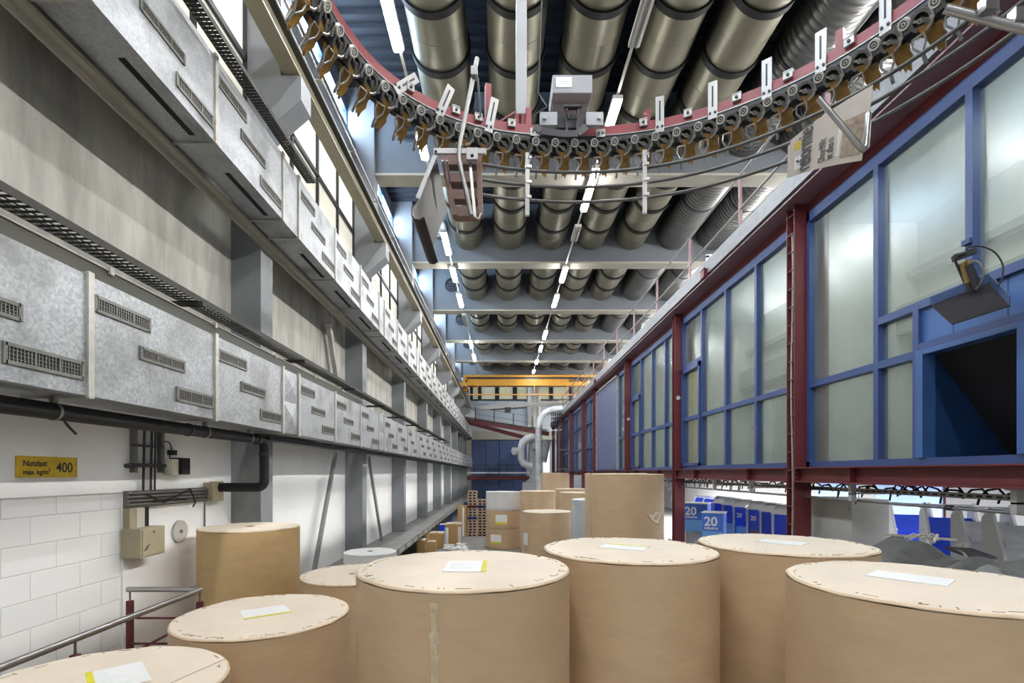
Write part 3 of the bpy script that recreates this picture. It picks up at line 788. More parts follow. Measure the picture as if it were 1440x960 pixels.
m = MB(); p = Vector((.52, 11.02, 1.05)); d = Vector((-.5, -.28, 0)).normalized(); q = Vector((-d.y, d.x, 0)); m.obox(Vector((1.0, 11.3, 1.05)) + d * .553, q, Z3, d, .08, .13, .002); m.build('sticker', paper, f_)
g_ = roll(1.13, 15.9, .57, E - .58, 'kraft roll right beside the stack with white top roll, white sticker on its left side', crimps=False, group=G)
m = MB(); d = Vector((-.62, -.78, 0)); q = Vector((-d.y, d.x, 0)); m.obox(Vector((1.13, 15.9, 1.25)) + d * .573, q, Z3, d, .12, .1, .002); m.build('sticker', paper, g_)
roll(2.19, 14.0, .57, E - .55, 'kraft roll in the far group just left of the tall rolls', crimps=False, group=G)
roll(2.42, 17.5, .57, E - .56, 'kraft roll deep in the far group beneath the higher one', crimps=False, group=G)
roll(2.13, 20.2, .57, E - .01, 'high kraft roll at the back of the far group, in front of the silver duct', crimps=False, group=G)
hs = [0, .655, 1.27, 1.885]
for i, (s, tp, lab) in enumerate([(kraft, kraft_top, 'bottom kraft roll of the three high stack beside the pallets'),
                                 (kraft, kraft_top, 'middle kraft roll of the three high stack, label on its front'),
                                 (whiteroll, whiteroll, 'white roll on top of the three high stack beside the pallets')]):
    r = roll(.02, 16.8, .57, hs[i + 1], lab, z0=hs[i] + (.004 if i else 0), side=s, top=tp, crimps=False, group='three high roll stack')
    if i < 2:
        px = (693, 709)[i]
        th = -math.pi / 2 - (.42 if i == 0 else .1); d = Vector((math.cos(th), math.sin(th), 0)); q = Vector((-d.y, d.x, 0)); c = Vector((.02, 16.8, hs[i] + .35)) + d * .574
        o = MB().obox(c, q, Z3, d, .19, .14, .002).build('label_sheet', paper, r)
        MB().obox(c - Z3 * .13 + d * .002, q, Z3, d, .19, .03, .001).build('yellow_strip', yellow, o)

# ------------------------------------------------------------------ overhead gripper conveyor
CP = [(-1.0, 1.4), (-1.0, 1.9), (-.99, 2.3), (-.985, 2.6), (-.965, 2.82), (-.915, 3.02), (-.82, 3.24), (-.69, 3.40), (-.49, 3.58), (-.25, 3.71), (-.06, 3.775), (.25, 3.83), (.55, 3.85), (.83, 3.835),
      (1.17, 3.775), (1.50, 3.645), (1.80, 3.44), (2.02, 3.24), (2.19, 3.02), (2.34, 2.72), (2.43, 2.40), (2.47, 2.0), (2.48, 1.5)]
def catmull(pts, n=10):
    out = []
    for i in range(len(pts) - 1):
        p0 = Vector(pts[max(i - 1, 0)]); p1 = Vector(pts[i]); p2 = Vector(pts[i + 1]); p3 = Vector(pts[min(i + 2, len(pts) - 1)])
        for k in range(n):
            t = k / n
            out.append(.5 * ((2 * p1) + (p2 - p0) * t + (2 * p0 - 5 * p1 + 4 * p2 - p3) * t * t + (3 * p1 - p0 - 3 * p2 + p3) * t ** 3))
    out.append(Vector(pts[-1])); return out
path2 = catmull(CP)
for _ in range(60):
    path2 = [path2[0]] + [(path2[i - 1] + path2[i] * 2 + path2[i + 1]) / 4 for i in range(1, len(path2) - 1)] + [path2[-1]]
cum = [0]
for i in range(1, len(path2)): cum.append(cum[-1] + (path2[i] - path2[i - 1]).length)
def at(s):
    s = max(0, min(cum[-1] - 1e-4, s)); i = 0
    while cum[i + 1] < s: i += 1
    f = (s - cum[i]) / (cum[i + 1] - cum[i]); p = path2[i].lerp(path2[i + 1], f); tg = (path2[min(i + 2, len(path2) - 1)] - path2[max(i - 1, 0)]).normalized()
    return Vector((p.x, p.y, 0)), Vector((tg.x, tg.y, 0)), Vector((-tg.y, tg.x, 0))   # point, tangent, outward
HZ = E + 2.6
swp = []
S = 0
while S < cum[-1]:
    p, tg, o = at(S); swp.append((p + Z3 * HZ, o)); S += .05
RAIL = thing('conveyor_rail', 'curved red overhead rail of the gripper conveyor, black track underneath', 'conveyor', (.6, 3.85, HZ))
MB().sweep(swp, [(0, 0), (0, .07), (.09, .07), (.09, 0)]).build('red_beam', red_lt, RAIL)
MB().sweep(swp, [(-.004, -.045), (-.004, -.006), (.10, -.006), (.10, -.045)]).sweep(swp, [(.03, -.10), (.03, -.045), (.12, -.045), (.12, -.10)]).build('track', dark, RAIL)
MB().sweep(swp, [(-.010, -.012), (-.010, -.004), (-.003, -.004), (-.003, -.012)]).build('edge_strip', steel_d, RAIL)
def s_at_px(px):
    best = None; s = 0
    while s < cum[-1]:
        p, _, _ = at(s); q = VX + F * p.x / p.y
        if best is None or abs(q - px) < best[0]: best = (abs(q - px), s)
        s += .01
    return best[1]
for px, hh in ((534, .0), (557, .2), (617, .2), (687, .2), (928, .2), (1002, .2), (1079, .2), (1156, .2), (1246, .2)):
    if not hh: continue
    p, tg, o = at(s_at_px(px)); c = p + Z3 * (HZ - .02) - o * .012
    m = MB()
    ln = {557: .75, 617: .38, 687: .2}.get(px, 0); up = (Z3 * math.cos(ln) + (X3 - o * X3.dot(o)).normalized() * math.sin(ln)).normalized(); sd = up.cross(o).normalized()
    m.obox(c + up * .115, sd, up, o, .031, .135, .004)
    m.mt(1).obox(c + up * .14 - o * .0045, sd, up, o, .006, .075, .001)
    for q in (-.017, .017): m.cyl(c + tg * q + Z3 * .02 - o * .012, c + tg * q + Z3 * .02, .009, 6)
    m.build('slotted_bracket', [alum, dark], RAIL, bevel=.004)
for px in (575, 640, 672, 720, 905, 968, 1036, 1108, 1195):
    p, tg, o = at(s_at_px(px)); c = p + Z3 * (HZ + .05) - o * .012; m = MB()
    m.obox(c, tg, Z3, o, .028, .022, .01).obox(c + Z3 * .03 + o * .02, tg, Z3, o, .03, .003, .03).mt(1).cyl(c - o * .02, c, .01, 6)
    m.build('clamp', [alum, dark], RAIL)
for px in (752, 845):
    p, tg, o = at(s_at_px(px)); c = p + Z3 * (HZ + .005) - o * .014; m = MB().obox(c, tg, Z3, o, .035, .03, .004)
    m.mt(1)
    for q in (-.015, .015): m.cyl(c + tg * q - o * .01, c + tg * q, .008, 6)
    m.build('joint_plate', [alum, dark], RAIL)
for px, hh in ((745, .16), (911, .12), (1178, .14), (688, .3)):
    p, tg, o = at(s_at_px(px)); c = p + o * .05 + Z3 * (HZ + .06); m = MB()
    m.obox(c + Z3 * hh / 2, tg, o, Z3, .022, .022, hh / 2); m.mt(1).obox(c + Z3 * (hh + .0), tg, o, Z3, .016, .016, .003)
    m.build('stub_post', [red_lt, hole], RAIL)
for px in (520, 545):
    p, tg, o = at(s_at_px(px)); c = p + o * .095 + Z3 * (HZ + .035); MB().obox(c, tg, Z3, o, .06, .03, .006).build('splice_plate', alum, RAIL)

# gripper
roller_m = mat('roller_grey', (.62, .61, .58), .45, .3)
cam_m = mat('cam_dark', (.17, .168, .16), .4, .5)
def gripper_geo(p, tg, o):
    """meshes of a gripper hanging at p; tg along the track, o outward"""
    a = (-o * .8 - Z3 * .6).normalized(); v = (o * .6 - Z3 * .8).normalized(); u = tg; b = p + Z3 * (HZ - .06) - o * .01
    Q = lambda x, y, z=0: b + u * x + v * y + a * z
    R_ = MB().ring(Q(-.034, .0, .0), Q(-.034, .0, .026), .029, .019, 20); R_.mt(1).cyl(Q(-.034, 0, .0), Q(-.034, 0, .010), .02, 16); R_.mt(0).ring(Q(-.034, 0, .010), Q(-.034, 0, .024), .012, .006, 12)
    C_ = MB().ring(Q(.03, .035, -.03), Q(.03, .035, .0), .055, .037, 20, -.7, math.pi + 1.0, u)
    C_.cyl(Q(.03, .035, -.02), Q(.03, .035, .012), .014, 10).bar(Q(.03, .035, -.005), Q(.075, .07, -.005), .024, .014, a)
    C_.mt(1).obox(Q(.02, .03, -.045), u, v, a, .07, .06, .012)
    A_ = MB().tube([Q(.045, .095, .006), Q(.075, .078, .010), Q(.092, .04, .010), Q(.086, .012, .008)], .0085, 6).cyl(Q(.088, .052, .004), Q(.088, .052, .024), .012, 8).bar(Q(.0, .02, .0), Q(.045, .045, .0), .012, .008, a)
    A_.ring(Q(.03, .035, .012), Q(.03, .035, .016), .012, .007, 10)
    K_ = MB(); K_.prism([(-.03, .07), (.0, .055), (.04, .085), (.075, .07), (.098, .10), (.092, .14), (.10, .17), (.082, .21), (.076, .245), (.062, .22), (.05, .235), (.042, .20), (.026, .215), (.02, .17), (.012, .13), (-.012, .11)], Q(0, 0, -.05), u, v, a, .014)
    K_.prism([(.0, .055), (.07, .07), (.064, .105), (.02, .115)], Q(0, 0, -.036), u, v, a, .034)
    J_ = MB().tube([Q(-.03, .10, 0), Q(-.036, .14, .006), Q(-.006, .19, .006), Q(-.006, .225, 0)], .0058, 6).tube([Q(.028, .10, 0), Q(.028, .14, .006), Q(.0, .185, .006)], .0058, 6)
    J_.bar(Q(-.006, .18, -.004), Q(-.006, .25, -.004), .017, .009, a).tube([Q(-.03, .10), Q(.028, .10)], .005, 5)
    return R_, C_, A_, K_, J_
gl = []
s = .12; pitch = .152
while s < cum[-1] - .1:
    p, tg, o = at(s)
    px = VX + F * p.x / p.y; py = VY - F * 2.5 / p.y
    if p.y > 2.35 and py > -40 and px < 1470: gl.append((s, p, tg, o, px))
    s += pitch
mid = min(gl, key=lambda g: abs(g[4] - 790))
for i, (s, p, tg, o, px) in enumerate(gl):
    if px < 560: lab = 'amber gripper on the left run of the overhead chain, %s from its left end' % ORD[min(i, 19)]
    elif px < 735: lab = 'gripper left of the grey hanger post, %s along the chain from the left' % ORD[min(i, 19)]
    elif px < 860: lab = 'gripper under the grey motor box, %s along the chain from the left' % (ORD[min(i, 19)] if i < 20 else 'twenty-' + ORD[i - 20])
    else:
        nth = i
        lab = 'amber gripper on the right run of the chain, %s from its right end' % ORD[min(len(gl) - 1 - i, 19)]
    g = thing('conveyor_gripper', lab, 'gripper', p + Z3 * (HZ - .06), 'grippers hanging from the overhead chain')
    R_, C_, A_, K_, J_ = gripper_geo(p, tg, o)
    R_.build('roller', [roller_m, dark], g); C_.build('cam_ring', [cam_m, black], g); A_.build('lever', steel, g); K_.build('leaf', goldleaf, g); J_.build('jaw', steel, g)

# three guide rods under the chain and their stand-offs
RODS = thing('guide_rods', 'three curved steel guide rods running below the gripper chain', 'guide rods', (.6, 3.85, E + 2.1))
def s_xy(px): return s_at_px(px)
for dz in (2.33, 2.215, 2.10):
    pts = []; s = s_at_px(679)
    while s < cum[-1]:
        p, tg, o = at(s); pts.append(p + o * .02 + Z3 * (E + dz)); s += .06
    MB().tube(pts, .0125, 10).build('rod', rod_m, RODS)
for px in (741, 906):
    p, tg, o = at(s_at_px(px)); c = p - o * .015 + Z3 * (E + 2.2); m = MB()
    m.obox(c, tg, Z3, o, .016, .24, .012); m.mt(1).cyl(c - o * .02 + Z3 * .2 + tg * .02, c + o * .10 + Z3 * .24 + tg * .02, .016, 12).cyl(c - o * .021 + Z3 * .2 + tg * .02, c - o * .019 + Z3 * .2 + tg * .02, .009, 8)
    for q in (-.1, .015, .13): m.obox(c + Z3 * q + tg * .012, tg, Z3, o, .02, .012, .02)
    m.build('stand_off', [alum, steel], RODS, bevel=.003)
# bent tube stand-off at the right carrying the rods
m = MB().tube([P(1151, 138, 2.70), P(1180, 172, 2.68), P(1209, 206, 2.66), P(1214, 211, 2.66), P(1218, 206, 2.67), P(1221, 160, 2.70)], .015, 10)
m.build('bent_tube', steel, RODS)
m = MB().tube([P(1329, 12, 2.28), P(1460, 46, 2.18)], .02, 12).obox(P(1390, 8, 2.2), X3, Y3, Z3, .03, .02, .03).obox(P(1432, 24, 2.2), X3, Y3, Z3, .03, .02, .03)
m.build('cross_tube', steel, RODS)

# grey hanger post from the roof, motor box
t = thing('hanger_post', 'grey square steel post hanging from above down to the red rail', 'post', P(733, 165, 3.9))
p = P(733, 165, 3.9)
MB().box(p.x - .042, p.x + .042, 3.86, 3.94, p.z, PZ - PR).build('post', mat('post_grey', (.40, .41, .43), .45), t, bevel=.006)
m = MB(); m.box(p.x - .05, p.x - .02, 3.86, 3.94, HZ + .06, p.z).box(p.x + .0, p.x + .03, 3.86, 3.94, HZ + .06, p.z).bar((p.x - .04, 3.86, p.z + .02), (p.x - .2, 3.82, HZ + .075), .008, .01)
m.build('foot', red_lt, t)
t = thing('motor_box', 'grey motor box with small white label sitting above the bend of the red rail', 'motor box', P(805, 160, 3.9))
YB = 3.78
a, b = P(777, 131, YB), P(833, 105, YB)
MB().box(a.x, b.x, YB, YB + .30, a.z, b.z).box(a.x + .01, b.x - .01, YB + .1, YB + .42, a.z - .02, b.z - .01).build('box', mat('motor_grey', (.30, .31, .325), .45), t, bevel=.006)
c = P(793, 116, YB); o_ = MB().box(c.x - .06, c.x + .06, YB - .004, YB, c.z - .038, c.z + .038).build('label_plate', paper, t)
m = MB()
for z in (.008, -.010): m.box(c.x - .045, c.x + .045, YB - .0052, YB - .004, c.z + z - .004, c.z + z + .004)
m.build('print', greyprint, o_)
m = MB().tube([(c.x + .02, YB + .1, b.z), (c.x + .04, YB + .1, b.z + .035), (c.x + .09, YB + .1, b.z + .035), (c.x + .11, YB + .1, b.z)], .006, 6); m.build('lifting_eye', steel_d, t)
m = MB(); a, b = P(759, 178, 3.76), P(848, 160, 3.76)
m.box(a.x, a.x + .13, 3.74, 3.78, a.z, b.z).box(b.x - .13, b.x, 3.74, 3.78, a.z, b.z); m.mt(1).box(a.x + .12, b.x - .12, 3.77, 3.8, a.z, b.z)
for x in (a.x + .035, b.x - .035):
    m.mt(2).cyl((x, 3.72, b.z - .05), (x, 3.74, b.z - .05), .014, 8)
m.build('carrier_plate', [mat('plate_grey', (.34, .35, .38), .45), dark, alum], t)
m = MB(); x = P(804, 170, 3.74).x; z = b.z
m.bar((x - .06, 3.72, z + .02), (x + .06, 3.72, z + .02), .02, .03).tube([(x - .05, 3.71, z + .03), (x - .03, 3.70, z - .08), (x + .03, 3.70, z - .08), (x + .05, 3.71, z + .03)], .008, 6)
m.bar((x - .04, 3.72, z - .01), (x - .04, 3.72, z - .17), .02, .02).bar((x + .04, 3.72, z - .01), (x + .04, 3.72, z - .17), .02, .02).cyl((x - .07, 3.7, z + .01), (x + .07, 3.7, z + .01), .008, 8)
m.build('mechanism', dark, t)
q = [P(752, 178, 3.70), P(762, 184, 3.68), P(790, 188, 3.67), P(812, 188, 3.67), P(825, 178, 3.68)]
m = MB()
for i in range(4): m.bar(q[i], q[i + 1], .05, .008, (0, -1, 0))
m.build('guide_shoe', dark, t)
MB().tube([P(762, 0, 3.9), P(757, 130, 3.86), P(770, 150, 3.8), P(748, 163, 3.8)], .005, 5).build('cable', dark, t)
# pole with slanting tail
t = thing('slant_pole', 'slanted steel pole clamped above the brown transfer box left of the bend', 'pole', P(650, 215, 3.42))
MB().tube([P(671, 82, 3.45), P(657, 150, 3.43), P(646, 205, 3.40), P(645, 222, 3.38), P(651, 250, 3.36), P(663, 303, 3.34)], .0155, 10).build('tube', steel_d, t)
m = MB().obox(P(667, 103, 3.43), X3, Y3, Z3, .022, .03, .03).bar(P(672, 110, 3.44), P(676, 165, 3.62), .014, .012); m.build('clamp', alum, t)
# brown transfer box and bent smoked sheet
t = thing('transfer_box', 'brown slatted transfer box with steel rods where the guide rods end', 'machine part', P(650, 300, 3.5))
def P2(px, py, Y): return P(px, py, Y)
m = MB(); Yb = 3.52
for (pa, pb) in (((622, 218), (640, 305)), ((673, 215), (676, 305))): m.bar(P(*pa, Yb), P(*pb, Yb), .035, .06, (0, 1, 0))
m.build('side_plate', brownbox, t)
for j, yy in enumerate((226, 250, 274, 298)):
    m = MB(); a = P(628 + j * 3.5, yy, Yb); b = P(673, yy, Yb); m.box(a.x, b.x, Yb - .02, Yb + .06, a.z - .04, a.z + .03); m.build('slat', brownbox, t, bevel=.004)
m = MB(); m.bar(P(660, 216, 3.46), P(668, 305, 3.46), .02, .02, (0, 1, 0)); m.tube([P(668, 305, 3.46), P(673, 308, 3.46), P(677, 300, 3.46)], .008, 6)
m.build('hook_rod', steel, t)
m = MB(); m.box(P(610, 0, 3.42).x, P(684, 0, 3.42).x, 3.41, 3.43, P(0, 217, 3.42).z, P(0, 209, 3.42).z).box(P(656, 0, 3.42).x, P(672, 0, 3.42).x, 3.405, 3.43, P(0, 226, 3.42).z, P(0, 209, 3.42).z)
m.mt(1).cyl(P(664, 219, 3.40), P(664, 219, 3.42), .012, 8).cyl(P(613, 213, 3.40), P(613, 213, 3.42), .009, 8)
m.build('top_bar', [alum, dark], t, bevel=.004)
pr = [(-.4455, 2.104), (-.50, 1.99), (-.568, 1.802), (-.602, 1.755), (-.606, 1.71), (-.585, 1.678), (-.55, 1.672), (-.517, 1.690)]
m = MB(); th = .006
vs0 = [(x, 3.30, E + z) for x, z in pr]; vs1 = [(x, 4.0, E + z) for x, z in pr]
off = []
for i in range(len(pr)):
    a = Vector(pr[max(i - 1, 0)]); b = Vector(pr[min(i + 1, len(pr) - 1)]); d = (b - a).normalized(); off.append((pr[i][0] + d.y * -th, pr[i][1] + d.x * th))
ws0 = [(x, 3.30, E + z) for x, z in off]; ws1 = [(x, 4.0, E + z) for x, z in off]
n_ = len(pr)
m.add(vs0 + vs1, [(i, i + 1, n_ + i + 1, n_ + i) for i in range(n_ - 1)], True); m.add(ws0 + ws1, [(i, n_ + i, n_ + i + 1, i + 1) for i in range(n_ - 1)], True)
m.add(vs0 + ws0, [(i, n_ + i, n_ + i + 1, i + 1) for i in range(n_ - 1)]); m.add(vs1 + ws1, [(i, i + 1, n_ + i + 1, n_ + i) for i in range(n_ - 1)])
sh = tag(m.build('bent_sheet', smoked, loc=(-.5, 3.3, E + 1.7)), 'dark smoked sheet with curled lower lip hanging left of the brown transfer box', 'sheet')
MB().bar((-.4455, 3.295, E + 2.10), (-.562, 3.295, E + 1.815), .028, .006, (0, 1, 0)).build('edge_bar', alum, sh)
MB().tube([(-.40, 3.32, E + 2.08), (-.40, 3.9, E + 2.04), ], .006, 6).tube([(-.37, 3.32, E + 2.08), (-.36, 3.95, E + 1.9)], .006, 6).build('stay_rod', steel, sh)

# newspaper gripped under the rods
A = P(1108, 205, 3.12); B = P(1223, 128, 2.74); C_ = P(1208, 223, 2.74); D_ = P(1107, 250, 3.12)
t = thing('newspaper', 'folded newspaper hanging in the chain under the guide rods at the right', 'newspaper', (A + C_) / 2)
nrm = (B - A).cross(D_ - A).normalized()
if nrm.dot(A - Vector((0, 0, E))) > 0: nrm = -nrm
def quad(u, v, lift=0.): 
    p = A.lerp(B, u).lerp(D_.lerp(C_, u), v); return p + nrm * (lift + .018 * math.sin(u * 3.1) - .03 * u * u)
def sheet_mesh(m, u0, u1, v0, v1, lift, th=.004, n=8):
    g = [[quad(u0 + (u1 - u0) * i / n, v0 + (v1 - v0) * j / 4, lift) for j in range(5)] for i in range(n + 1)]
    V = [x for r in g for x in r]; W = [x - nrm * th for x in V]
    fs = [(i * 5 + j, (i + 1) * 5 + j, (i + 1) * 5 + j + 1, i * 5 + j + 1) for i in range(n) for j in range(4)]
    m.add(V, fs, True); m.add(W, [f[::-1] for f in fs], True)
    q = 5 * (n + 1)
    per = [i * 5 for i in range(n + 1)] + [n * 5 + j for j in range(1, 5)] + [i * 5 + 4 for i in range(n - 1, -1, -1)] + [j for j in range(3, 0, -1)]
    m.add(V + W, [(per[k], per[k] + q, per[(k + 1) % len(per)] + q, per[(k + 1) % len(per)]) for k in range(len(per))])
m = MB(); sheet_mesh(m, 0, 1, 0, 1, 0); sheet_mesh(m, .02, .98, -.16, .3, -.012); sheet_mesh(m, .01, .97, .1, .93, -.02)
m.build('pages', newsprint, t)
m = MB(); sheet_mesh(m, .74, .97, .25, .9, .0015, .001); m.build('photograph', news_dk, t)
m = MB(); sheet_mesh(m, .1, .2, .1, .32, .0015, .001); m.build('emblem', news_gold, t)
ax = (quad(.3, .2) - quad(.3, .9)).normalized(); ay = (quad(.2, .5) - quad(.5, .5)).normalized(); ay = (ay - ax * ay.dot(ax)).normalized()
lettering('reformier', .125, quad(.355, .93, .005), ax, ay, ink, t, bold=.0015, sx=.58)
lettering('Ohne Milit', .058, quad(.555, .88, .005), ax, ay, ink, t, sx=.55)
lettering('ist alles ni', .058, quad(.655, .86, .005), ax, ay, ink, t, sx=.55)
m = MB()
for u in (.12, .15, .18, .21): sheet_mesh(m, u, u + .012, .5, .85, .0015, .001, 2)
for u in (.69, .71): sheet_mesh(m, u, u + .006, .3, .85, .0015, .001, 2)
m.build('print', greyprint, t)
# ------------------------------------------------------------------ fittings on the left wall
t = thing('load_sign', 'yellow load limit sign on the white wall under the black pipe', 'sign', (WX, 3.7, E - .04))
MB().box(WX, WX + .012, 3.44, 3.935, E - .036, E + .118).build('plate', sign_y, t, bevel=.003)
for (tx, sz, y, z, sx) in (('Nutzlast', .058, 3.485, .048, .95), ('max. kg/m', .05, 3.485, -.012, .95), ('400', .105, 3.745, .004, .92)):
    lettering(tx, sz, (WX + .0125, y, E + z), (0, 1, 0), (0, 0, 1), ink, t, sx=sx, bold=.0012)
lettering('2', .034, (WX + .0125, 3.682, E + .010), (0, 1, 0), (0, 0, 1), ink, t, bold=.0008)
m = MB()
for y in (3.46, 3.915): m.cyl((WX + .012, y, E - .02), (WX + .015, y, E - .02), .006, 8)
m.build('screw', steel_d, t)
# black pipe with elbows
t = thing('drain_pipe', 'thick black pipe under the lower air duct, bending down and back to the wall', 'pipe', (-2.75, 5.7, E + .3))
zc = .375; r = .052
def elbow(c, a0, a1, u, v, rad, n=8): return [c + u * math.cos(a0 + (a1 - a0) * i / n) * rad + v * math.sin(a0 + (a1 - a0) * i / n) * rad for i in range(n + 1)]
pts = [Vector((-2.75, -1, E + zc)), Vector((-2.75, 5.62, E + zc))] + elbow(Vector((-2.75, 5.65, E + zc - .1)), math.pi / 2, 0, Y3, Z3, .1) + [Vector((-2.75, 5.75, E - .08))] + \
      elbow(Vector((-2.83, 5.75, E - .09)), 0, -math.pi / 2, X3, Z3, .08) + [Vector((-3.30, 5.75, E - .17))]
MB().tube(pts, r, 16).build('pipe', black, t)
m = MB()
for y in (2.35, 4.35): m.ring((-2.75, y - .012, E + zc), (-2.75, y + .012, E + zc), r + .006, r - .002, 20)
m.ring((-2.75, 5.75, E + .2), (-2.75, 5.75, E + .23), r + .01, r - .002, 20).ring((-2.75, 5.55, E + zc), (-2.75, 5.58, E + zc), r + .01, r - .002, 20)
m.build('coupling', dark, t)
for y in (2.1, 3.05, 4.6, 5.4):
    MB().ring((-2.75, y - .01, E + zc), (-2.75, y + .01, E + zc), r + .005, r - .002, 20).bar((-2.75, y, E + zc + r), (-2.75, y, E + .47), .03, .03).build('pipe_clamp', steel_d, t)
MB().tube([(-2.73, 3.1, E + zc - .05), (-2.72, 3.12, E + .29), (-2.715, 3.17, E + .245)], .008, 6).build('cable_tie', black, t)
# conduit bundle along the wall
t = thing('conduit_bundle', 'bundle of grey conduits running level along the white wall to the black pipe elbow', 'conduits', (WX, 5, E - .3))
m = MB()
for k in range(4): m.cyl((WX + .05, 4.42, E - .185 - .034 * k), (WX + .05, 5.72, E - .19 - .034 * k), .014, 8)
m.mt(1).box(WX, WX + .04, 4.42, 5.7, E - .32, E - .165)
m.build('conduit', [steel_d, grille], t)
m = MB().box(WX, WX + .11, 5.60, 5.72, E - .32, E - .11).box(WX, WX + .09, 5.72, 5.86, E - .33, E - .10); m.build('end_box', beige, t, bevel=.004)
m = MB().tube([(WX + .08, 4.6, E - .2), (WX + .1, 4.8, E - .29), (WX + .1, 5.05, E - .22), (WX + .11, 5.2, E - .17), (WX + .1, 5.27, E - .26), (WX + .1, 5.3, E - .32), (WX + .1, 5.26, E - .36)], .008, 6)
m.tube([(WX + .08, 4.7, E - .27), (WX + .1, 4.95, E - .25), (WX + .09, 5.15, E - .28)], .007, 6); m.build('loose_cable', black, t)
# cable riser: two rails, rods, small two-tone box
t = thing('cable_riser', 'pair of upright cable rails with black rods on the wall above the conduit bundle', 'cable rack', (WX, 4.6, E - .1))
for y in (4.50, 4.86): MB().box(WX, WX + .045, y, y + .04, E + .0, E + .46).build('rail', grille, t)
m = MB()
for y in (4.62, 4.72): m.cyl((WX + .035, y, E - .2), (WX + .035, y + .02, E + .46), .011, 8)
m.cyl((WX + .045, 4.76, E - .2), (WX + .045, 4.77, E + .46), .009, 8)
m.build('cable', dark, t)
m = MB().box(WX + .01, WX + .06, 4.46, 4.9, E + .05, E + .085).box(WX + .01, WX + .05, 4.5, 4.88, E + .24, E + .26).cyl((WX + .04, 4.40, E + .06), (WX + .04, 4.5, E + .06), .02, 8); m.build('cross_bar', dark, t)
t = thing('control_box', 'small half beige half black box right of the upright cable rails', 'box', (WX, 5.0, E - .02))
MB().box(WX, WX + .10, 4.93, 5.03, E - .02, E + .135).build('beige_half', mat('ivory', (.6, .57, .45), .5), t, bevel=.004)
MB().box(WX, WX + .13, 5.03, 5.17, E - .02, E + .15).build('black_half', black, t, bevel=.006)
MB().tube([(WX + .05, 4.97, E + .135), (WX + .06, 4.95, E + .2), (WX + .05, 5.0, E + .24), (WX + .04, 4.98, E + .30), (WX + .03, 4.92, E + .31)], .006, 6).obox((WX + .06, 4.99, E + .20), X3, Y3, Z3, .03, .03, .025).build('cable', black, t)
t = thing('junction_box', 'beige metal junction box on the white wall below the conduit bundle', 'box', (WX, 4.55, E - .76))
MB().box(WX, WX + .17, 4.40, 4.72, E - .76, E - .50).build('body', beige, t, bevel=.004)
MB().box(WX + .17, WX + .178, 4.42, 4.70, E - .745, E - .515).build('lid', beige, t, bevel=.002)
m = MB().cyl((WX + .178, 4.56, E - .54), (WX + .184, 4.56, E - .54), .012, 10)
for k in range(3): m.bar((WX + .179, 4.43 + .015 * k, E - .70), (WX + .179, 4.47 + .02 * k, E - .66 + .008 * k), .006, .003, (1, 0, 0))
m.build('lock', grille, t)
MB().box(WX, WX + .06, 4.42, 4.50, E - .50, E - .32).build('duct_stub', beige, t)
MB().box(WX, WX + .065, 4.50, 4.60, E - .50, E - .32).build('duct_cover', mat('ivory_cover', (.55, .53, .46), .5), t)
MB().cyl((WX + .04, 4.64, E - .5), (WX + .04, 4.64, E - .32), .012, 8).cyl((WX + .04, 4.67, E - .5), (WX + .04, 4.67, E - .32), .012, 8).build('conduit', dark, t)
t = thing('wall_disc', 'round grey disc with a hub screwed to the white wall', 'disc', (WX, 5.18, E - .73))
MB().cyl((WX, 5.18, E - .61), (WX + .025, 5.18, E - .61), .115, 36).build('disc', mat('disc_grey', (.45, .44, .40), .6), t)
MB().cyl((WX + .025, 5.18, E - .61), (WX + .035, 5.18, E - .61), .02, 12).build('hub', grille, t)
tag(MB().cyl((WX + .01, 5.62, E - .72), (WX + .01, 5.62, E - .33), .008, 8).build('conduit', steel_d), 'thin upright conduit on the white wall below the end of the conduit bundle', 'conduit')
# leaning flat bars on the wall
for j, (a, b, lab) in enumerate((((-3.2, 9.55, E + .38), (-3.2, 8.4, .73), 'grey diagonal brace on the white wall before the second concrete column'),
                                 ((-3.2, 11.9, E + .38), (-3.2, 13.2, .73), 'grey diagonal brace on the white wall beyond the second concrete column'))):
    tag(MB().bar(a, b, .10, .05, (1, 0, 0)).build('diagonal_brace', colgrey), lab, 'brace')
for j, (a, b) in enumerate((((-3.25, 9.3, E + 2.8), (-3.25, 10.1, E + 1.25)),)):
    tag(MB().bar(a, b, .14, .08, (1, 0, 0)).build('diagonal_brace', concrete), 'pale diagonal brace on the bare concrete between the two air ducts', 'brace')
# handrail around the stair
t = thing('handrail', 'L-shaped stair handrail, polished tube on maroon posts in the lower left corner', 'railing', (-2.42, 3.2, 0))
hz = E - .94
MB().tube([(-2.42, .4, hz), (-2.42, 3.98, hz), (-2.43, 4.0, hz), (-2.46, 4.01, hz), (-3.02, 4.01, hz)], .021, 14).build('grip_tube', steel, t)
for (x, y, top) in ((-2.42, 2.82, .06), (-2.42, 3.98, .06), (-3.0, 4.01, .06), (-2.42, 1.4, .06)):
    MB().box(x - .02, x + .02, y - .02, y + .02, 0, hz - .09).build('post', red, t, bevel=.003)
    MB().cyl((x, y, hz - .09), (x, y, hz - .015), .007, 8).build('pin', steel_d, t)
MB().box(-3.0, -2.42, 3.99, 4.005, hz - .235, hz - .22).build('rail', red, t)
MB().box(-3.0, -2.42, 3.99, 4.005, hz - .44, hz - .425).build('rail', red, t)
MB().bar((-2.95, 3.95, hz - .5), (-2.42, 3.95, hz - .22), .02, .02).build('rail', red, t)

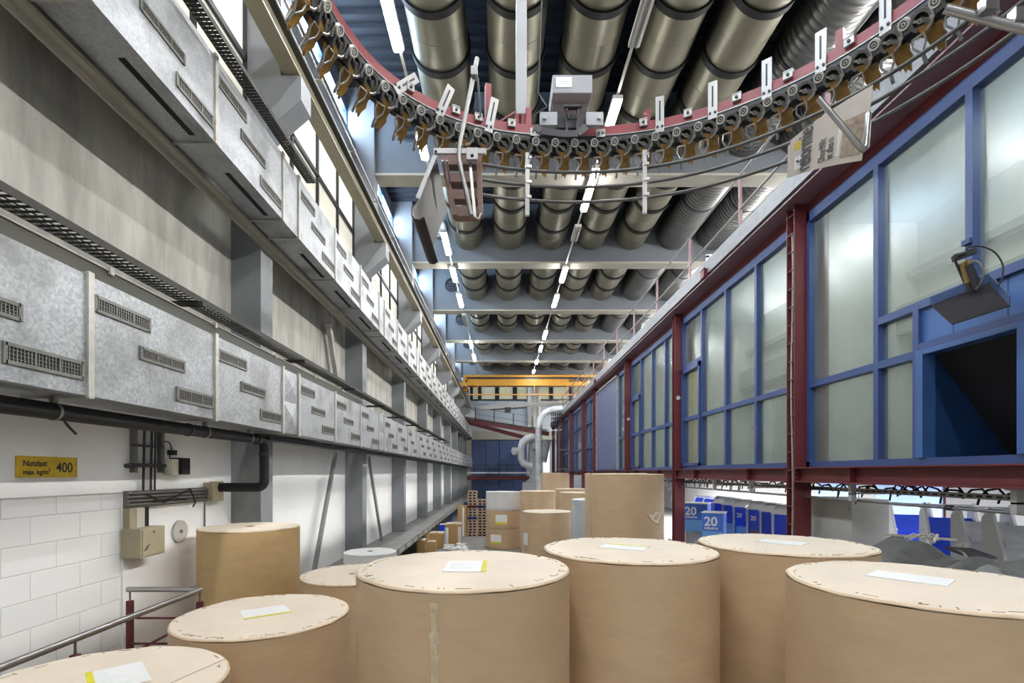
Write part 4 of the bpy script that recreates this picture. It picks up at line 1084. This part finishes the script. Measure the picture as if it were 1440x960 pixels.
# ------------------------------------------------------------------ far end of the hall
def FB(m, x0, y0, x1, y1, Y, d):   # box covering a rectangle of the photograph at depth Y, d thick away from the camera
    a, b = P(x0, y0, Y), P(x1, y1, Y); return m.box(a.x, b.x, Y, Y + d, a.z, b.z)
# doors
dn = 0
for x0, x1 in ((663.5, 683), (683, 702), (702, 721), (721, 741)):
    dn += 1; m = MB(); a, b = P(x0, 619, 43.7), P(x1, 700, 43.7)
    m.box(a.x + .03, b.x - .03, 43.72, 43.95, 0, a.z)
    struct(m.build('door_%d' % dn, doorblue, loc=(a.x, 43.7, 0), bevel=.01))
m = MB(); FB(m, 640, 606, 800, 618, 43.6, .4); FB(m, 655, 606, 663, 720, 43.6, .4); m.mt(1); FB(m, 640, 600, 655, 720, 43.5, .5)
struct(m.build('trim_1', [cream, concrete], loc=(0, 43.6, 0)))
# windows in the end wall: square lights
for j, (x0, x1) in enumerate(((665, 672), (677, 696), (702, 721), (727, 741), (760, 772), (778, 800), (806, 826))):
    WN_LEFT += 100 if False else 0
    n += 1; a, b = P(x0, 541, 43.8), P(x1, 561, 43.8)
    m = MB(); fr = .12
    m.box(a.x - fr, b.x + fr, 43.8, 43.98, b.z - fr, b.z).box(a.x - fr, b.x + fr, 43.8, 43.98, a.z, a.z + fr).box(a.x - fr, a.x, 43.8, 43.98, b.z, a.z).box(b.x, b.x + fr, 43.8, 43.98, b.z, a.z)
    w = struct(m.build('window_%d' % n, dark, loc=(a.x, 43.8, b.z)))
    MB().box(a.x, b.x, 43.9, 43.95, b.z, a.z).build('pane', far_win, w)
m = MB()
for x in (750, 757): FB(m, x - 1.2, 537, x + 1.2, 612, 43.5, .3)
m.mt(1)
FB(m, 742, 536, 760, 600, 43.7, .2)
struct(m.build('trim_2', [cream, white_wall], loc=(0, 43.5, 5)))
# yellow bridge crane
YC = 31.8
t = thing('bridge_crane', 'yellow bridge crane girder spanning the far end of the hall', 'crane', P(750, 540, YC))
m = MB(); a = P(651, 529, YC); b = P(651, 541.5, YC)
m.box(-2.35, 9.5, YC, YC + .5, b.z, a.z - .18).box(-2.4, 9.5, YC - .06, YC + .56, a.z - .05, a.z + .08).box(-2.35, 9.5, YC - .04, YC + .54, b.z - .03, b.z + .03)
m.mt(1).box(-2.35, 9.5, YC + .05, YC + .45, a.z - .18, a.z - .05)
m.build('girder', [crane_y, dark], t)
m = MB().box(-2.75, -2.2, YC - .9, YC + 1.4, E + 5.36, E + 5.62).box(-2.5, -2.25, YC, YC + .5, b.z - .35, a.z); m.build('end_carriage', crane_y, t)
m = MB().box(-2.2, 9.5, YC - .3, YC - .24, E + 4.90, E + 4.98)
for x in (-1.6, .2, 2, 4.1): m.box(x, x + .05, YC - .28, YC - .2, E + 4.94, b.z + .02)
m.build('cable_rail', mat('crane_orange', (.5, .22, .04), .5), t)
lettering('DEMAG', .42, (P(800, 536, YC).x, YC - .02, P(800, 536.5, YC).z), (1, 0, 0), (0, 0, 1), ink, t, ext=.01, bold=.012)
# sloping maroon gangway
t = thing('gangway', 'maroon sloping gangway with railing crossing the far end of the hall', 'gangway', P(700, 600, 36))
m = MB().bar(P(666, 592, 36), P(772, 610, 36), .12, .30, (0, 0, 1)).bar(P(640, 587, 38), P(668, 594, 38), .12, .28, (0, 0, 1)); m.build('upper_beam', red, t)
m = MB().bar(P(640, 589, 39), P(738, 615, 39), .12, .30, (0, 0, 1)); m.build('lower_beam', red, t)
m = MB().bar(P(640, 584, 36.6), P(770, 605, 36.6), 1.0, .05, (0, 0, 1)); m.build('deck', galv_pl, t)
for x in (668.5, 695, 722, 748.5):
    yb_ = 592 + (x - 666) * .17; m = MB().bar(P(x, yb_, 35.9), P(x, yb_ - 20, 35.9), .07, .07); m.build('post', dark, t)
for d in (20, 11): MB().bar(P(668, 592.4 - d, 35.9), P(749, 606 - d, 35.9), .04, .04).build('rail', steel_d, t)
for (a, b) in (((645, 571), (668, 577)), ((648, 571), (648, 588))): MB().bar(P(*a, 37.8), P(*b, 37.8), .06, .06).build('stair_rail', galv_pl, t)
m = MB(); FB(m, 646, 576, 668, 588, 38.2, .08); m.build('side_sheet', white_lid, t)
# low maroon gallery beam in front of the blue doors
t = thing('gallery', 'low maroon gallery beam with thin railing in front of the blue doors', 'gallery', P(700, 675, 42.5))
m = MB(); FB(m, 646, 669, 745, 675, 42.3, .3); m.build('beam', red, t)
m = MB(); FB(m, 640, 663.5, 745, 665.5, 42.2, .1); m.build('kick_pipe', white_lid, t)
m = MB()
for x in (649, 662, 687, 713, 735): FB(m, x - .6, 653, x + .6, 670, 42.25, .06)
FB(m, 646, 653, 745, 653.8, 42.25, .06); FB(m, 646, 658.5, 745, 659.2, 42.25, .06); m.build('railing', dark, t)
# white conveyor arm crossing above the gangway
t = thing('overhead_conveyor', 'long pale conveyor arm crossing above the sloping gangway', 'conveyor arm', P(730, 575, 34))
m = MB().bar(P(676, 573.5, 34), P(799, 565.2, 34), .3, .26).bar(P(745, 571, 33.9), P(798, 567.4, 33.9), .1, .12); m.build('arm', alum, t)
m = MB().bar(P(690, 576, 33.7), P(712, 574.5, 33.7), .1, .07).bar(P(718, 575, 33.7), P(740, 573, 33.7), .1, .06).obox(P(714, 576, 33.7), X3, Y3, Z3, .2, .1, .16); m.build('drive', dark, t)
m = MB().bar(P(744, 574, 34.1), P(744, 597, 34.1), .25, .18); m.build('leg', steel_d, t)
m = MB()
for k in range(6):
    x = 776 + k * 2.6
    for q in range(4): m.obox(P(x, 583 + q * 5.5 - k * .2, 30.6), X3, Y3, Z3, .035, .05, .09)
m.mt(1); m.bar(P(774, 580, 30.6), P(791, 579, 30.6), .05, .05).bar(P(774, 605, 30.6), P(790, 604, 30.6), .05, .05)
m.build('clip_row', [dark, white_lid], t)
# silver exhaust duct and filter unit
t = thing('exhaust_duct', 'silver exhaust duct rising from the floor and bending over to the office roof', 'duct', P(758, 700, 30))
el = [Vector((P(757.5, 0, 30).x, 30, .2)), P(757.5, 640, 30), P(757.5, 604, 30), P(758.3, 595, 30), P(761, 587, 30), P(766, 580.5, 30), P(773, 577, 30), P(780, 575.5, 30), P(791, 574.6, 30)]
MB().tube(el, .19, 16).build('pipe', galv_br, t)
m = MB()
for yy in (603, 622, 645, 668): c = P(757.5, yy, 30); m.ring(c, c + Z3 * .06, .215, .18, 16)
m.build('collar', galv_pl, t)
t = thing('filter_unit', 'silver filter unit with bent ducts left of the exhaust duct', 'filter unit', P(744, 690, 31.5))
m = MB(); FB(m, 744, 612, 760, 655, 31.4, .9); m.build('housing', galv_hi, t, bevel=.03)
MB().tube([P(750, 614, 31), P(741, 617, 31), P(735, 622, 31), P(733, 630, 31), P(733, 644, 31), P(736, 651, 31), P(742, 654, 31), P(748, 656, 31)], .24, 14).build('bent_duct', galv_br, t)
MB().cyl(P(722.5, 634, 30.9), P(730, 634, 31.2), .24, 16).build('round_port', galv_br, t)
m = MB()
for x in (746, 758): a = P(x, 655, 31.5); m.box(a.x - .07, a.x + .07, 31.4, 31.54, 0, a.z)
m.build('leg', galv_pl, t)
m = MB(); FB(m, 735, 678, 757, 690, 31.2, .8); m.bar(P(741, 678, 31.1), P(750, 666, 31.1), .06, .06).bar(P(744, 678, 31.1), P(752, 667, 31.1), .06, .06); m.build('base', galv_pl, t)
MB().obox(P(752, 627, 31.2), X3, Y3, Z3, .14, .2, .2).cyl(P(768, 620, 31.2), P(765, 650, 31.2), .3, 12, r2=.16).build('hopper', galv_hi, t)
m = MB()
for k in range(4): FB(m, 764 + k * 2.2, 622, 766 + k * 2.2, 664, 35.2 + .05 * (k % 2), .02)
tag(m.build('strip_curtain', curtain), 'bright white strip curtain beside the last maroon columns', 'curtain')
t = thing('pipe_frame', 'thin pale tube frame in front of the last office windows', 'frame', (P(786, 650, 30).x, 30, E))
m = MB().bar(P(786, 598, 30), P(786, 663, 30), .05, .05).bar(P(782, 632, 30), P(797, 632, 30), .05, .05).bar(P(782, 659, 30), P(797, 659, 30), .05, .05).bar(P(773, 622, 30), P(789, 598, 30), .05, .05); m.build('tube', steel_d, t)

# ------------------------------------------------------------------ pallets and boxes under the ledge
def pallet_geo(m, x, y, z, w=.72, d=.5):
    m.box(x, x + w, y, y + .08, z + .08, z + .112)
    for k in range(4): m.box(x + k * (w - .1) / 3, x + k * (w - .1) / 3 + .1, y + .09, y + d, z + .085, z + .112)
    for k in range(3):
        m.box(x + k * (w - .05) / 2, x + k * (w - .05) / 2 + .05, y + .01, y + d, z + .016, z + .085)
    m.mt(1).box(x + .02, x + w - .02, y + .06, y + d - .08, z + .017, z + .079).mt(0)  # dark core box put in for the shade between the boards
    m.box(x, x + w, y, y + .07, z + .0, z + .016).box(x, x + w, y + d - .07, y + d, z, z + .016)
YP = 19.6
for (px0, px1, nn, lab) in ((657.5, 671, 16, 'taller'), (671.2, 685, 13, 'shorter')):
    x0 = P(px0, 0, YP).x; w = P(px1, 0, YP).x - x0 - .01; first = None
    for k in range(nn):
        mt_ = wood; kind = 'brown'
        if lab == 'taller' and k == 6: mt_, kind = bluewood, 'blue'
        if lab == 'taller' and k == 10: mt_, kind = redwood, 'dark red'
        if lab == 'shorter' and k == 10: mt_, kind = bluewood, 'blue'
        m = MB(); pallet_geo(m, x0 + random.uniform(-.01, .01), YP + random.uniform(-.02, .02), .112 * k, w)
        l = ('lowest' if k == 0 else 'topmost' if k == nn - 1 else ORD[k] if k < 20 else str(k)) + ' wooden pallet %sin the %s stack left of the three high rolls' % ('' if k in (0, nn - 1) else 'from the floor ', lab)
        l = l.replace('  ', ' ')
        tag(m.build('pallet', [mt_, hole]), l if kind == 'brown' else '%s painted pallet in the %s stack left of the three high rolls' % (kind, lab), 'pallet', 'stacked pallets')
def carton(px0, py0, px1, Y, d, lab, m_=card, z0=0., flap=True):
    a = P(px0, py0, Y); b = P(px1, py0, Y)
    t = thing('cardboard_box' if m_ is card else 'bin', lab, 'box', ((a.x + b.x) / 2, Y, z0), 'boxes under the ledge')
    MB().box(a.x, b.x, Y, Y + d, z0, a.z).build('body', m_, t, bevel=.008)
    if flap:
        MB().bar((a.x + .01, Y + d / 2, a.z + .004), ((a.x + b.x) / 2 - .01, Y + d / 2, a.z + .02), d * .96, .006).bar((b.x - .01, Y + d / 2, a.z + .004), ((a.x + b.x) / 2 + .01, Y + d / 2, a.z + .02), d * .96, .006).build('flap', kraft_top, t)
    return t
carton(586, 760, 597, 15.2, .5, 'cardboard carton at the left end of the group under the concrete ledge')
carton(594, 752, 601, 16.2, .4, 'narrow cardboard carton standing up behind the leftmost one under the ledge', flap=False)
carton(601, 750, 623, 16.6, .6, 'wide cardboard carton with open flaps in the middle under the ledge')
carton(600, 762, 612, 15.0, .35, 'small pale carton in front of the wide carton under the ledge')
carton(626, 737, 648, 17.6, .7, 'big cardboard carton with torn corner next to the tall kraft tubes')
carton(617, 738, 627, 18.6, .5, 'blue bin between the cartons under the ledge', dispblue)
t = thing('tube_bundle', 'tall kraft board bundle standing left of the pallet stacks', 'board', (P(649, 0, 19.8).x, 19.8, 0))
m = MB(); a = P(644, 711, 19.8); b = P(657, 711, 19.8); m.box(a.x, b.x, 19.7, 20.3, 0, a.z); m.build('board', card, t, bevel=.01)
MB().box(a.x + .18, a.x + .26, 19.68, 19.7, 0, a.z - .05).build('white_stripe', paper, t)
tag(MB().cyl((P(628, 0, 16.5).x, 16.5, 0), (P(628, 0, 16.5).x, 16.5, P(0, 742, 16.5).z), .06, 14).build('white_tube', white_lid), 'slim white upright tube between the cartons under the ledge', 'tube')
tag(MB().cyl((P(646, 0, 16.8).x, 16.8, 0), (P(646, 0, 16.8).x, 16.8, P(0, 741, 16.8).z), .05, 14).build('white_tube', white_lid), 'slim white upright tube just left of the tall kraft board', 'tube')
m = MB(); rnd = random.Random(3)
for i in range(70):
    x = rnd.uniform(628, 655); c = P(x, 0, rnd.uniform(15.2, 16.2)); a = rnd.uniform(0, 3.14)
    m.obox((c.x, c.y, rnd.uniform(.05, .22)), Vector((math.cos(a), math.sin(a), rnd.uniform(-.3, .3))).normalized(), Vector((-math.sin(a), math.cos(a), 0)), Z3, .1, .07, .006)
o = m.build('paper_scraps', paper); tag(o, 'loose heap of paper scraps on the floor before the kraft board', 'paper scraps'); o['kind'] = 'stuff'

# ------------------------------------------------------------------ under the office building: news boxes, cabinet, covered heaps
slab('trim_3', cabgrey, [(4.5, 7.2, 8.2, 13.5, .0, .74), (4.3, 7.2, 3.9, 7.7, 0, .55)], loc=(5, 8, 0))
m = MB()
for (a, b, z0, z1) in ((2.5, 4.2, 1.5, 2.6), (6.2, 8.0, 1.2, 2.55), (8.6, 10.2, 1.3, 2.5)): m.box(9.0, 9.03, a + 4, b + 4, z0, z1)
tag(m.build('wall_panel', panelblue, loc=(9, 8, 1)), 'pale blue panels on the bright wall seen below the maroon beam', 'panel')
m = MB().box(9.6, 9.8, 11, 11.2, 0, E); struct(m.build('steel_column', red))
def news_box(x, y, yaw, w, d, h, z0, lab, kind='tall', txt=True):
    """front looks along local -y; yaw turns it"""
    t = thing('news_box', lab, 'newspaper box', (x, y, z0), 'blue newspaper boxes under the office building')
    R = Matrix.Rotation(yaw, 4, 'Z')
    ax = (R @ X3.to_4d()).to_3d(); ay = (R @ Y3.to_4d()).to_3d(); o = Vector((x, y, z0))
    Q = lambda a, b, c: o + ax * a + ay * b + Z3 * c
    B = lambda m, x0, x1, y0, y1, z0_, z1: m.obox(Q((x0 + x1) / 2, (y0 + y1) / 2, (z0_ + z1) / 2), ax, ay, Z3, abs(x1 - x0) / 2, abs(y1 - y0) / 2, abs(z1 - z0_) / 2)
    if kind == 'tall':
        m = MB(); B(m, -w / 2 + .03, w / 2 - .03, .02, d - .02, 0, h * .86); m.build('front_body', dispblue, t)
        for s_ in (-1, 1):
            m = MB(); m.prism([(0, 0), (d, 0), (d, h * .93), (d * .62, h), (d * .3, h), (-.02, h * .84)], Q(s_ * (w / 2 - .015) - .015, 0, 0), ay, Z3, ax, .03); m.build('side_panel', dispgrey, t)
        m = MB(); m.obox(Q(0, d * .16, h * .93), ax, (ay * .32 + Z3 * .16).normalized(), (Z3 * .32 - ay * .16).normalized(), w / 2 - .03, .16, .006); B(m, -w / 2, w / 2, d * .3, d * .64, h, h + .012); m.build('lid', white_lid, t)
        m = MB(); B(m, -w / 2 + .08, w / 2 - .06, .0, .02, h * .18, h * .52); m.build('window_panel', slate if x < 5.1 else displight, t)
        if txt:
            lettering('20', .13, Q(-w / 2 + .07, .016, h * .68), ax, Z3, white_lid, t, ext=.002, bold=.003)
    elif kind == 'low':
        m = MB(); B(m, -w / 2, w / 2, 0, d, 0, h); m.build('front_body', mat('news_blue', (.07, .19, .68), .45) if 'news_blue' not in MATS else MATS['news_blue'], t, bevel=.012)
        m = MB(); B(m, -w / 2 - .01, w / 2 + .01, -.02, d + .01, h, h + .025); m.build('lid', white_lid, t, bevel=.006)
        m = MB(); B(m, -w / 2 + .02, w / 2 - .02, -.004, 0, 0, h * .42); m.build('lower_band', displight, t)
        lettering('20', .27, Q(-w / 2 + .05, -.006, h * .60), ax, Z3, paper, t, ext=.003, bold=.006)
        lettering('minuten', .085, Q(-w / 2 + .05, -.006, h * .48), ax, Z3, paper, t, ext=.003, bold=.003)
    else:
        m = MB(); B(m, -w / 2 + .025, w / 2 - .025, .0, d, 0, h * .838); m.build('front_body', dispblue if kind == 'open' else dispgrey, t)
        for s_ in (-1, 1):
            m = MB(); m.prism([(0, 0), (d, 0), (d, h), (d * .55, h * 1.08), (-.03, h * .78)], Q(s_ * (w / 2 - .0125) - .0125, 0, 0), ay, Z3, ax, .025); m.build('side_panel', white_lid, t)
        m = MB(); m.obox(Q(0, d * .27, h * .90), ax, (ay * .45 + Z3 * .42).normalized(), (Z3 * .45 - ay * .42).normalized(), w / 2 - .03, d * .40, .008); m.build('lid', dispblue if kind == 'open' else dispgrey, t)
        m = MB(); m.obox(Q(0, d * .8, h * 1.05), ax, (ay * .5 - Z3 * .12).normalized(), (Z3 * .5 + ay * .12).normalized(), w / 2, d * .28, .006); m.build('back_flap', dispgrey, t)
        if kind == 'open': lettering('20', .1, Q(-w / 2 + .05, -.006, h * .5), ax, Z3, paper, t, ext=.003, bold=.003)
        else:
            m = MB(); B(m, -w / 2 + .05, -w / 2 + .2, -.006, 0, h * .3, h * .5); B(m, w / 2 - .22, w / 2 - .1, -.006, 0, h * .1, h * .45); m.build('paper_sheet', paper, t)
    return t
ya_ = math.radians(-40)
def at_px(px, X): Y = F * X / (px - VX); return Y
for j, (px, X, w, d, top, kind, lab) in enumerate((
        (977, 4.62, .56, .5, 706, 'low', 'blue newspaper box with big white lettering partly behind the maroon column'),
        (1002, 4.50, .44, .45, 719, 'low', 'lower blue newspaper box with white lettering nearest the kraft rolls'))):
    Y = at_px(px, X); zt = P(0, top, Y).z
    news_box(X, Y, math.radians(-32), w, d, .66, zt - .70, lab, 'low')
    tag(MB().box(X - .2, X + .3, Y + .05, Y + .5, 0, zt - .70).build('box_plinth', cabgrey), 'plain grey plinth under ' + ('the taller lettered blue box' if j == 0 else 'the lower lettered blue box'), 'plinth')
tall = [(1012, 5.2, 701), (1026, 5.15, 700), (1042, 5.1, 699), (1062, 5.05, 700), (1082, 5.0, 702), (1100, 4.95, 703)]
for j, (px, X, top) in enumerate(tall):
    Y = at_px(px, X); h = 1.2; zt = P(0, top - 1, Y).z
    news_box(X, Y, math.radians(-62), .38, .34, h, .745, '%s upright blue newspaper box from the left, left of the nearest maroon column' % ORD[j], 'tall', j in (2, 3))
Y = at_px(990, 5.7)
for j, (px, X, top) in enumerate(((985, 5.6, 700), (998, 5.5, 702))):
    Y = at_px(px, X); news_box(X, Y, math.radians(-40), .45, .4, .95, P(0, top, Y).z - .97, '%s newspaper box half hidden behind the lettered low boxes' % ('left' if j == 0 else 'right'), 'open')
    tag(MB().box(X - .2, X + .25, Y + .05, Y + .4, 0, P(0, top, Y).z - .97).build('box_plinth', cabgrey), 'plain grey plinth under the %s half hidden newspaper box' % ('left' if j == 0 else 'right'), 'plinth')
for j, (px, X, w, top, kind, yaw, lab) in enumerate((
        (1288, 5.25, .44, 711, 'open', -20, 'blue newspaper box with pale side next to the grey cabinet'),
        (1343, 5.02, .46, 713, 'open', -26, 'blue newspaper box with tilted lid in the middle of the row right of the cabinet'),
        (1399, 4.95, .44, 717, 'film', -20, 'grey film covered newspaper box right of the tilted blue one'),
        (1450, 4.85, .42, 721, 'film', -20, 'grey film covered newspaper box at the right end of the row'))):
    Y = at_px(px, X); zt = P(0, top, Y).z; h = zt - .56
    news_box(X, Y, math.radians(yaw), w, .34, h / 1.05, .555, lab, kind)
t = thing('steel_cabinet', 'plain grey steel cabinet right of the first maroon column, below the beam', 'cabinet', (4.6, 6.6, 0))
MB().box(4.35, 4.82, 6.2, 7.05, 0, E - .345).build('body', cabgrey, t, bevel=.006)
m = MB().cyl((4.40, 6.196, E - .38), (4.40, 6.2, E - .38), .012, 10).cyl((4.77, 6.196, E - .38), (4.77, 6.2, E - .38), .012, 10).cyl((4.346, 6.25, E - .45), (4.35, 6.25, E - .45), .008, 10)
m.build('plug', dark, t)
MB().box(4.36, 4.81, 6.21, 7.04, E - .345, E - .335).build('top_plate', galv_pl, t)
# grey tarpaulin covered heaps
def heap(x0, x1, y0, y1, zt, lab, seed):
    rnd = random.Random(seed); nx, ny = 26, 20
    t = thing('covered_heap', lab, 'covered heap', ((x0 + x1) / 2, (y0 + y1) / 2, 0))
    g = [[0] * (ny + 1) for _ in range(nx + 1)]
    cs = [(rnd.uniform(.1, .9), rnd.uniform(.1, .9), rnd.uniform(.05, .14)) for _ in range(7)]
    V = []
    for i in range(nx + 1):
        for j in range(ny + 1):
            u, v = i / nx, j / ny; e = min(1, min(u, 1 - u, v, 1 - v) * 7)
            z = zt * (.75 + .25 * math.sqrt(e)) if e > 0 else .02
            z += sum(h * math.exp(-((u - a) ** 2 + (v - b) ** 2) / .02) for a, b, h in cs) * e + .018 * math.sin(u * 19 + v * 7) * e + .012 * math.sin(v * 31 - u * 13) * e - .12 * v * 0
            V.append((x0 + (x1 - x0) * u, y0 + (y1 - y0) * v, z))
    fs = [(i * (ny + 1) + j, (i + 1) * (ny + 1) + j, (i + 1) * (ny + 1) + j + 1, i * (ny + 1) + j + 1) for i in range(nx) for j in range(ny)]
    MB().add(V, fs, False).build('tarpaulin', sheetgrey, t)
    MB().box(x0 + .06, x1 - .06, y0 + .06, y1 - .06, 0, zt * .72).build('load', cabgrey, t)
    return t
h1 = heap(2.85, 4.25, 3.95, 5.3, E - .77, 'grey tarpaulin covered heap behind the right front kraft rolls', 2)
h2 = heap(3.0, 4.3, 2.7, 3.85, E - .74, 'second grey tarpaulin covered heap at the right edge nearer the camera', 5)
m = MB()
for k in range(9):
    a = random.uniform(-.4, .4); m.tube([P(1272 + k * 4, 756 + random.uniform(-3, 3), 4.55), P(1284 + k * 4, 750 + random.uniform(-2, 5), 4.6), P(1296 + k * 3, 756 + random.uniform(-3, 6), 4.55)], .007, 5)
m.tube([P(1318, 752, 4.5), P(1313, 762, 4.2)], .012, 6); m.build('strap_tangle', mat('strap_cream', (.42, .40, .33), .6), h1)
m = MB().bar(P(1243, 751, 5.0), P(1345, 759, 4.5), .02, .02).bar(P(1345, 768, 4.6), P(1358, 766, 4.55), .03, .03); m.build('edge_stick', cream, h1)
m = MB(); A_, B_, C2, D2 = P(1328, 768, 4.45), P(1366, 770, 4.25), P(1403, 783, 3.95), P(1385, 790, 3.9)
m.add([A_, B_, C2, D2] + [q - Z3 * .02 for q in (A_, B_, C2, D2)], [(0, 1, 2, 3), (7, 6, 5, 4), (0, 4, 5, 1), (1, 5, 6, 2), (2, 6, 7, 3), (3, 7, 4, 0)]); m.build('dark_flap', dark, h1)
m = MB().tube([P(1340, 770, 4.4), P(1355, 778, 4.2), P(1362, 786, 4.05)], .01, 6); m.build('loose_tape', cream, h1)
# cable tray and pipe under the maroon beam
t = thing('cable_tray', 'slotted grey cable tray full of black cables under the maroon beam', 'cable tray', (4.05, 7, E - .3))
m = MB(); X = 4.22
m.box(X, X + .2, 1.5, 15, E - .235, E - .23).box(X, X + .005, 1.5, 15, E - .235, E - .185)
m.mt(1)
y = 1.5
while y < 14.9: m.box(X - .002, X, y, y + .05, E - .218, E - .203); y += .09
m.build('tray', [steel_d, hole], t)
for y in (3.9, 5.75, 8.1, 9.5, 12.2): MB().box(4.03, 4.09, y, y + .05, E - .33, E - .128).box(4.0, 4.3, y - .02, y + .07, E - .142, E - .128).box(4.03, 4.42, y, y + .05, E - .25, E - .235).build('hanger', cabgrey, t)
m = MB(); rnd = random.Random(11)
for k in range(60):
    y = 3.3 + k * .135 + rnd.uniform(-.1, .1); z = E - .20
    m.tube([(4.28, y, z), (4.27, y + .05, z + rnd.uniform(.02, .07)), (4.26, y + .14, z + rnd.uniform(.02, .07)), (4.25, y + .2, z - .02), (4.25, y + .22, z - rnd.uniform(.0, .14))], .010, 5)
m.cyl((4.33, 1.5, E - .21), (4.33, 15, E - .21), .022, 8).cyl((4.29, 1.5, E - .212), (4.29, 15, E - .212), .014, 8)
m.build('cable', black, t)
MB().cyl((4.12, 1.5, E - .325), (4.12, 12, E - .325), .016, 10).build('pipe', steel_d, t)
MB().ring((4.12, 4.55, E - .325), (4.12, 4.62, E - .325), .026, .015, 12).build('pipe_joint', dark, t)
# conduit in the recess of the first column
t = thing('column_conduit', 'pale twisting conduit in the recess of the nearest maroon column', 'conduit', (4.0, 6.86, 0))
MB().tube([(4.0, 6.87 + .02 * math.sin(z * 2.1), z) for z in [i * .2 for i in range(0, 30)]], .014, 8).build('conduit', cream, t)
for k in range(24): MB().box(3.975, 4.078, 6.80, 6.93, .3 + k * .25, .306 + k * .25).build('clip', steel_d, t)
# black tray with pneumatic jack on the infill panel
t = thing('tilted_tray', 'dark tilted metal tray carrying a brass pneumatic cylinder in front of the blue panel', 'tray', P(1368, 425, 4.2))
q = [P(1310, 431, 4.35), P(1392, 399, 4.02), P(1421, 431, 3.75), P(1339, 457, 4.05)]
nq = Vector((0, 0, .012))
m = MB(); m.add(q + [p + nq for p in q], [(0, 1, 2, 3), (7, 6, 5, 4), (0, 4, 5, 1), (1, 5, 6, 2), (2, 6, 7, 3), (3, 7, 4, 0)]); m.build('plate', trayblack, t)
m = MB()
for a, b in ((1, 2), (0, 1)): 
    p0, p1 = q[a] + nq, q[b] + nq; m.add([p0, p1, p1 + Z3 * .07, p0 + Z3 * .07] + [v + Vector((-.006, .004, 0)) for v in (p0, p1, p1 + Z3 * .07, p0 + Z3 * .07)], [(0, 1, 2, 3), (7, 6, 5, 4), (2, 6, 7, 3), (0, 3, 7, 4), (1, 5, 6, 2)])
m.build('rim', blue_d, t)
MB().bar(q[1].lerp(q[2], .5), P(1400, 420, 4.3), .05, .02).bar(q[0].lerp(q[1], .5) + Z3 * .02, Vector((4.2, 4.35, q[0].z + .1)), .05, .02).build('arm', dark, t)
m = MB().cyl(P(1352, 370, 4.08), P(1363, 400, 4.08), .026, 14).mt(1).cyl(P(1362, 397, 4.08), P(1366, 408, 4.08), .03, 14).mt(0).cyl(P(1361, 366, 4.05), P(1364, 376, 4.05), .024, 12)
m.build('cylinder', [brass, dark], t)
m = MB().bar(P(1340, 364, 4.08), P(1372, 352, 4.02), .05, .045).bar(P(1341, 362, 4.08), P(1360, 406, 4.10), .012, .012).bar(P(1362, 372, 4.0), P(1374, 402, 4.0), .045, .03).cyl(P(1344, 360, 4.0), P(1357, 356, 4.0), .02, 10); m.build('bracket', dark, t)
def arc(pts, r): return MB().tube(catmull([tuple(p) for p in pts], 6), r, 6)
arc([P(1358, 352, 4.0), P(1362, 348, 4.0), P(1378, 346, 3.95), P(1398, 354, 3.9), P(1410, 372, 3.88), P(1409, 392, 3.86), P(1404, 401, 3.86)], .006).build('air_hose', black, t)
arc([P(1366, 367, 4.0), P(1376, 369, 3.97), P(1383, 382, 3.95), P(1380, 396, 3.97), P(1372, 407, 4.0)], .009).build('curved_hose', grille, t)
MB().box(XG - .10, XG - .07, 4.37, 4.45, P(0, 343, 4.4).z, P(0, 336, 4.4).z).build('socket', blue_d, t)

# ------------------------------------------------------------------ added fill lights in offices and undercroft, ambient world fill, camera
for k in range(5):  # unseen area lights added to brighten the rooms behind the panes
    l = bpy.data.lights.new('office_fill_light', 'AREA'); l.shape = 'RECTANGLE'; l.size = .5; l.size_y = 3.0; l.energy = OFFICE_W; l.color = (.95, 1., .97)
    o = bpy.data.objects.new('office_fill_light', l); COL.objects.link(o); o.location = (5.0, 4.4 + 4.5 * k, E + 3.5)
for k in range(6):  # unseen area lights added to brighten the boxes and back wall
    l = bpy.data.lights.new('undercroft_fill_light', 'AREA'); l.shape = 'RECTANGLE'; l.size = 1.0; l.size_y = 3.0; l.energy = UNDER_W
    o = bpy.data.objects.new('undercroft_fill_light', l); COL.objects.link(o); o.location = (7.3 if k < 3 else 8.4, 4.5 + 4.5 * k, E - .15)
W = bpy.data.worlds.new('World'); SC.world = W; W.use_nodes = True
W.node_tree.nodes['Background'].inputs['Color'].default_value = (.86, .93, 1., 1); W.node_tree.nodes['Background'].inputs['Strength'].default_value = WORLD
cam = bpy.data.cameras.new('Camera'); co = bpy.data.objects.new('Camera', cam); COL.objects.link(co)
co.location = (0, 0, E); co.rotation_euler = (math.pi / 2, 0, 0)
cam.sensor_width = 36; cam.lens = 17.5; cam.shift_x = (720 - VX) / 1440; cam.shift_y = (VY - 480) / 1440; cam.clip_end = 200; cam.clip_start = .05
SC.camera = co
SC.view_settings.view_transform = 'Standard'; SC.view_settings.look = 'None'; SC.view_settings.gamma = 1; SC.view_settings.use_curve_mapping = False
SC.view_settings.exposure = EXPOSURE
SC.cycles.max_bounces = 8; SC.cycles.diffuse_bounces = 5; SC.cycles.glossy_bounces = 4; SC.cycles.sample_clamp_indirect = 8
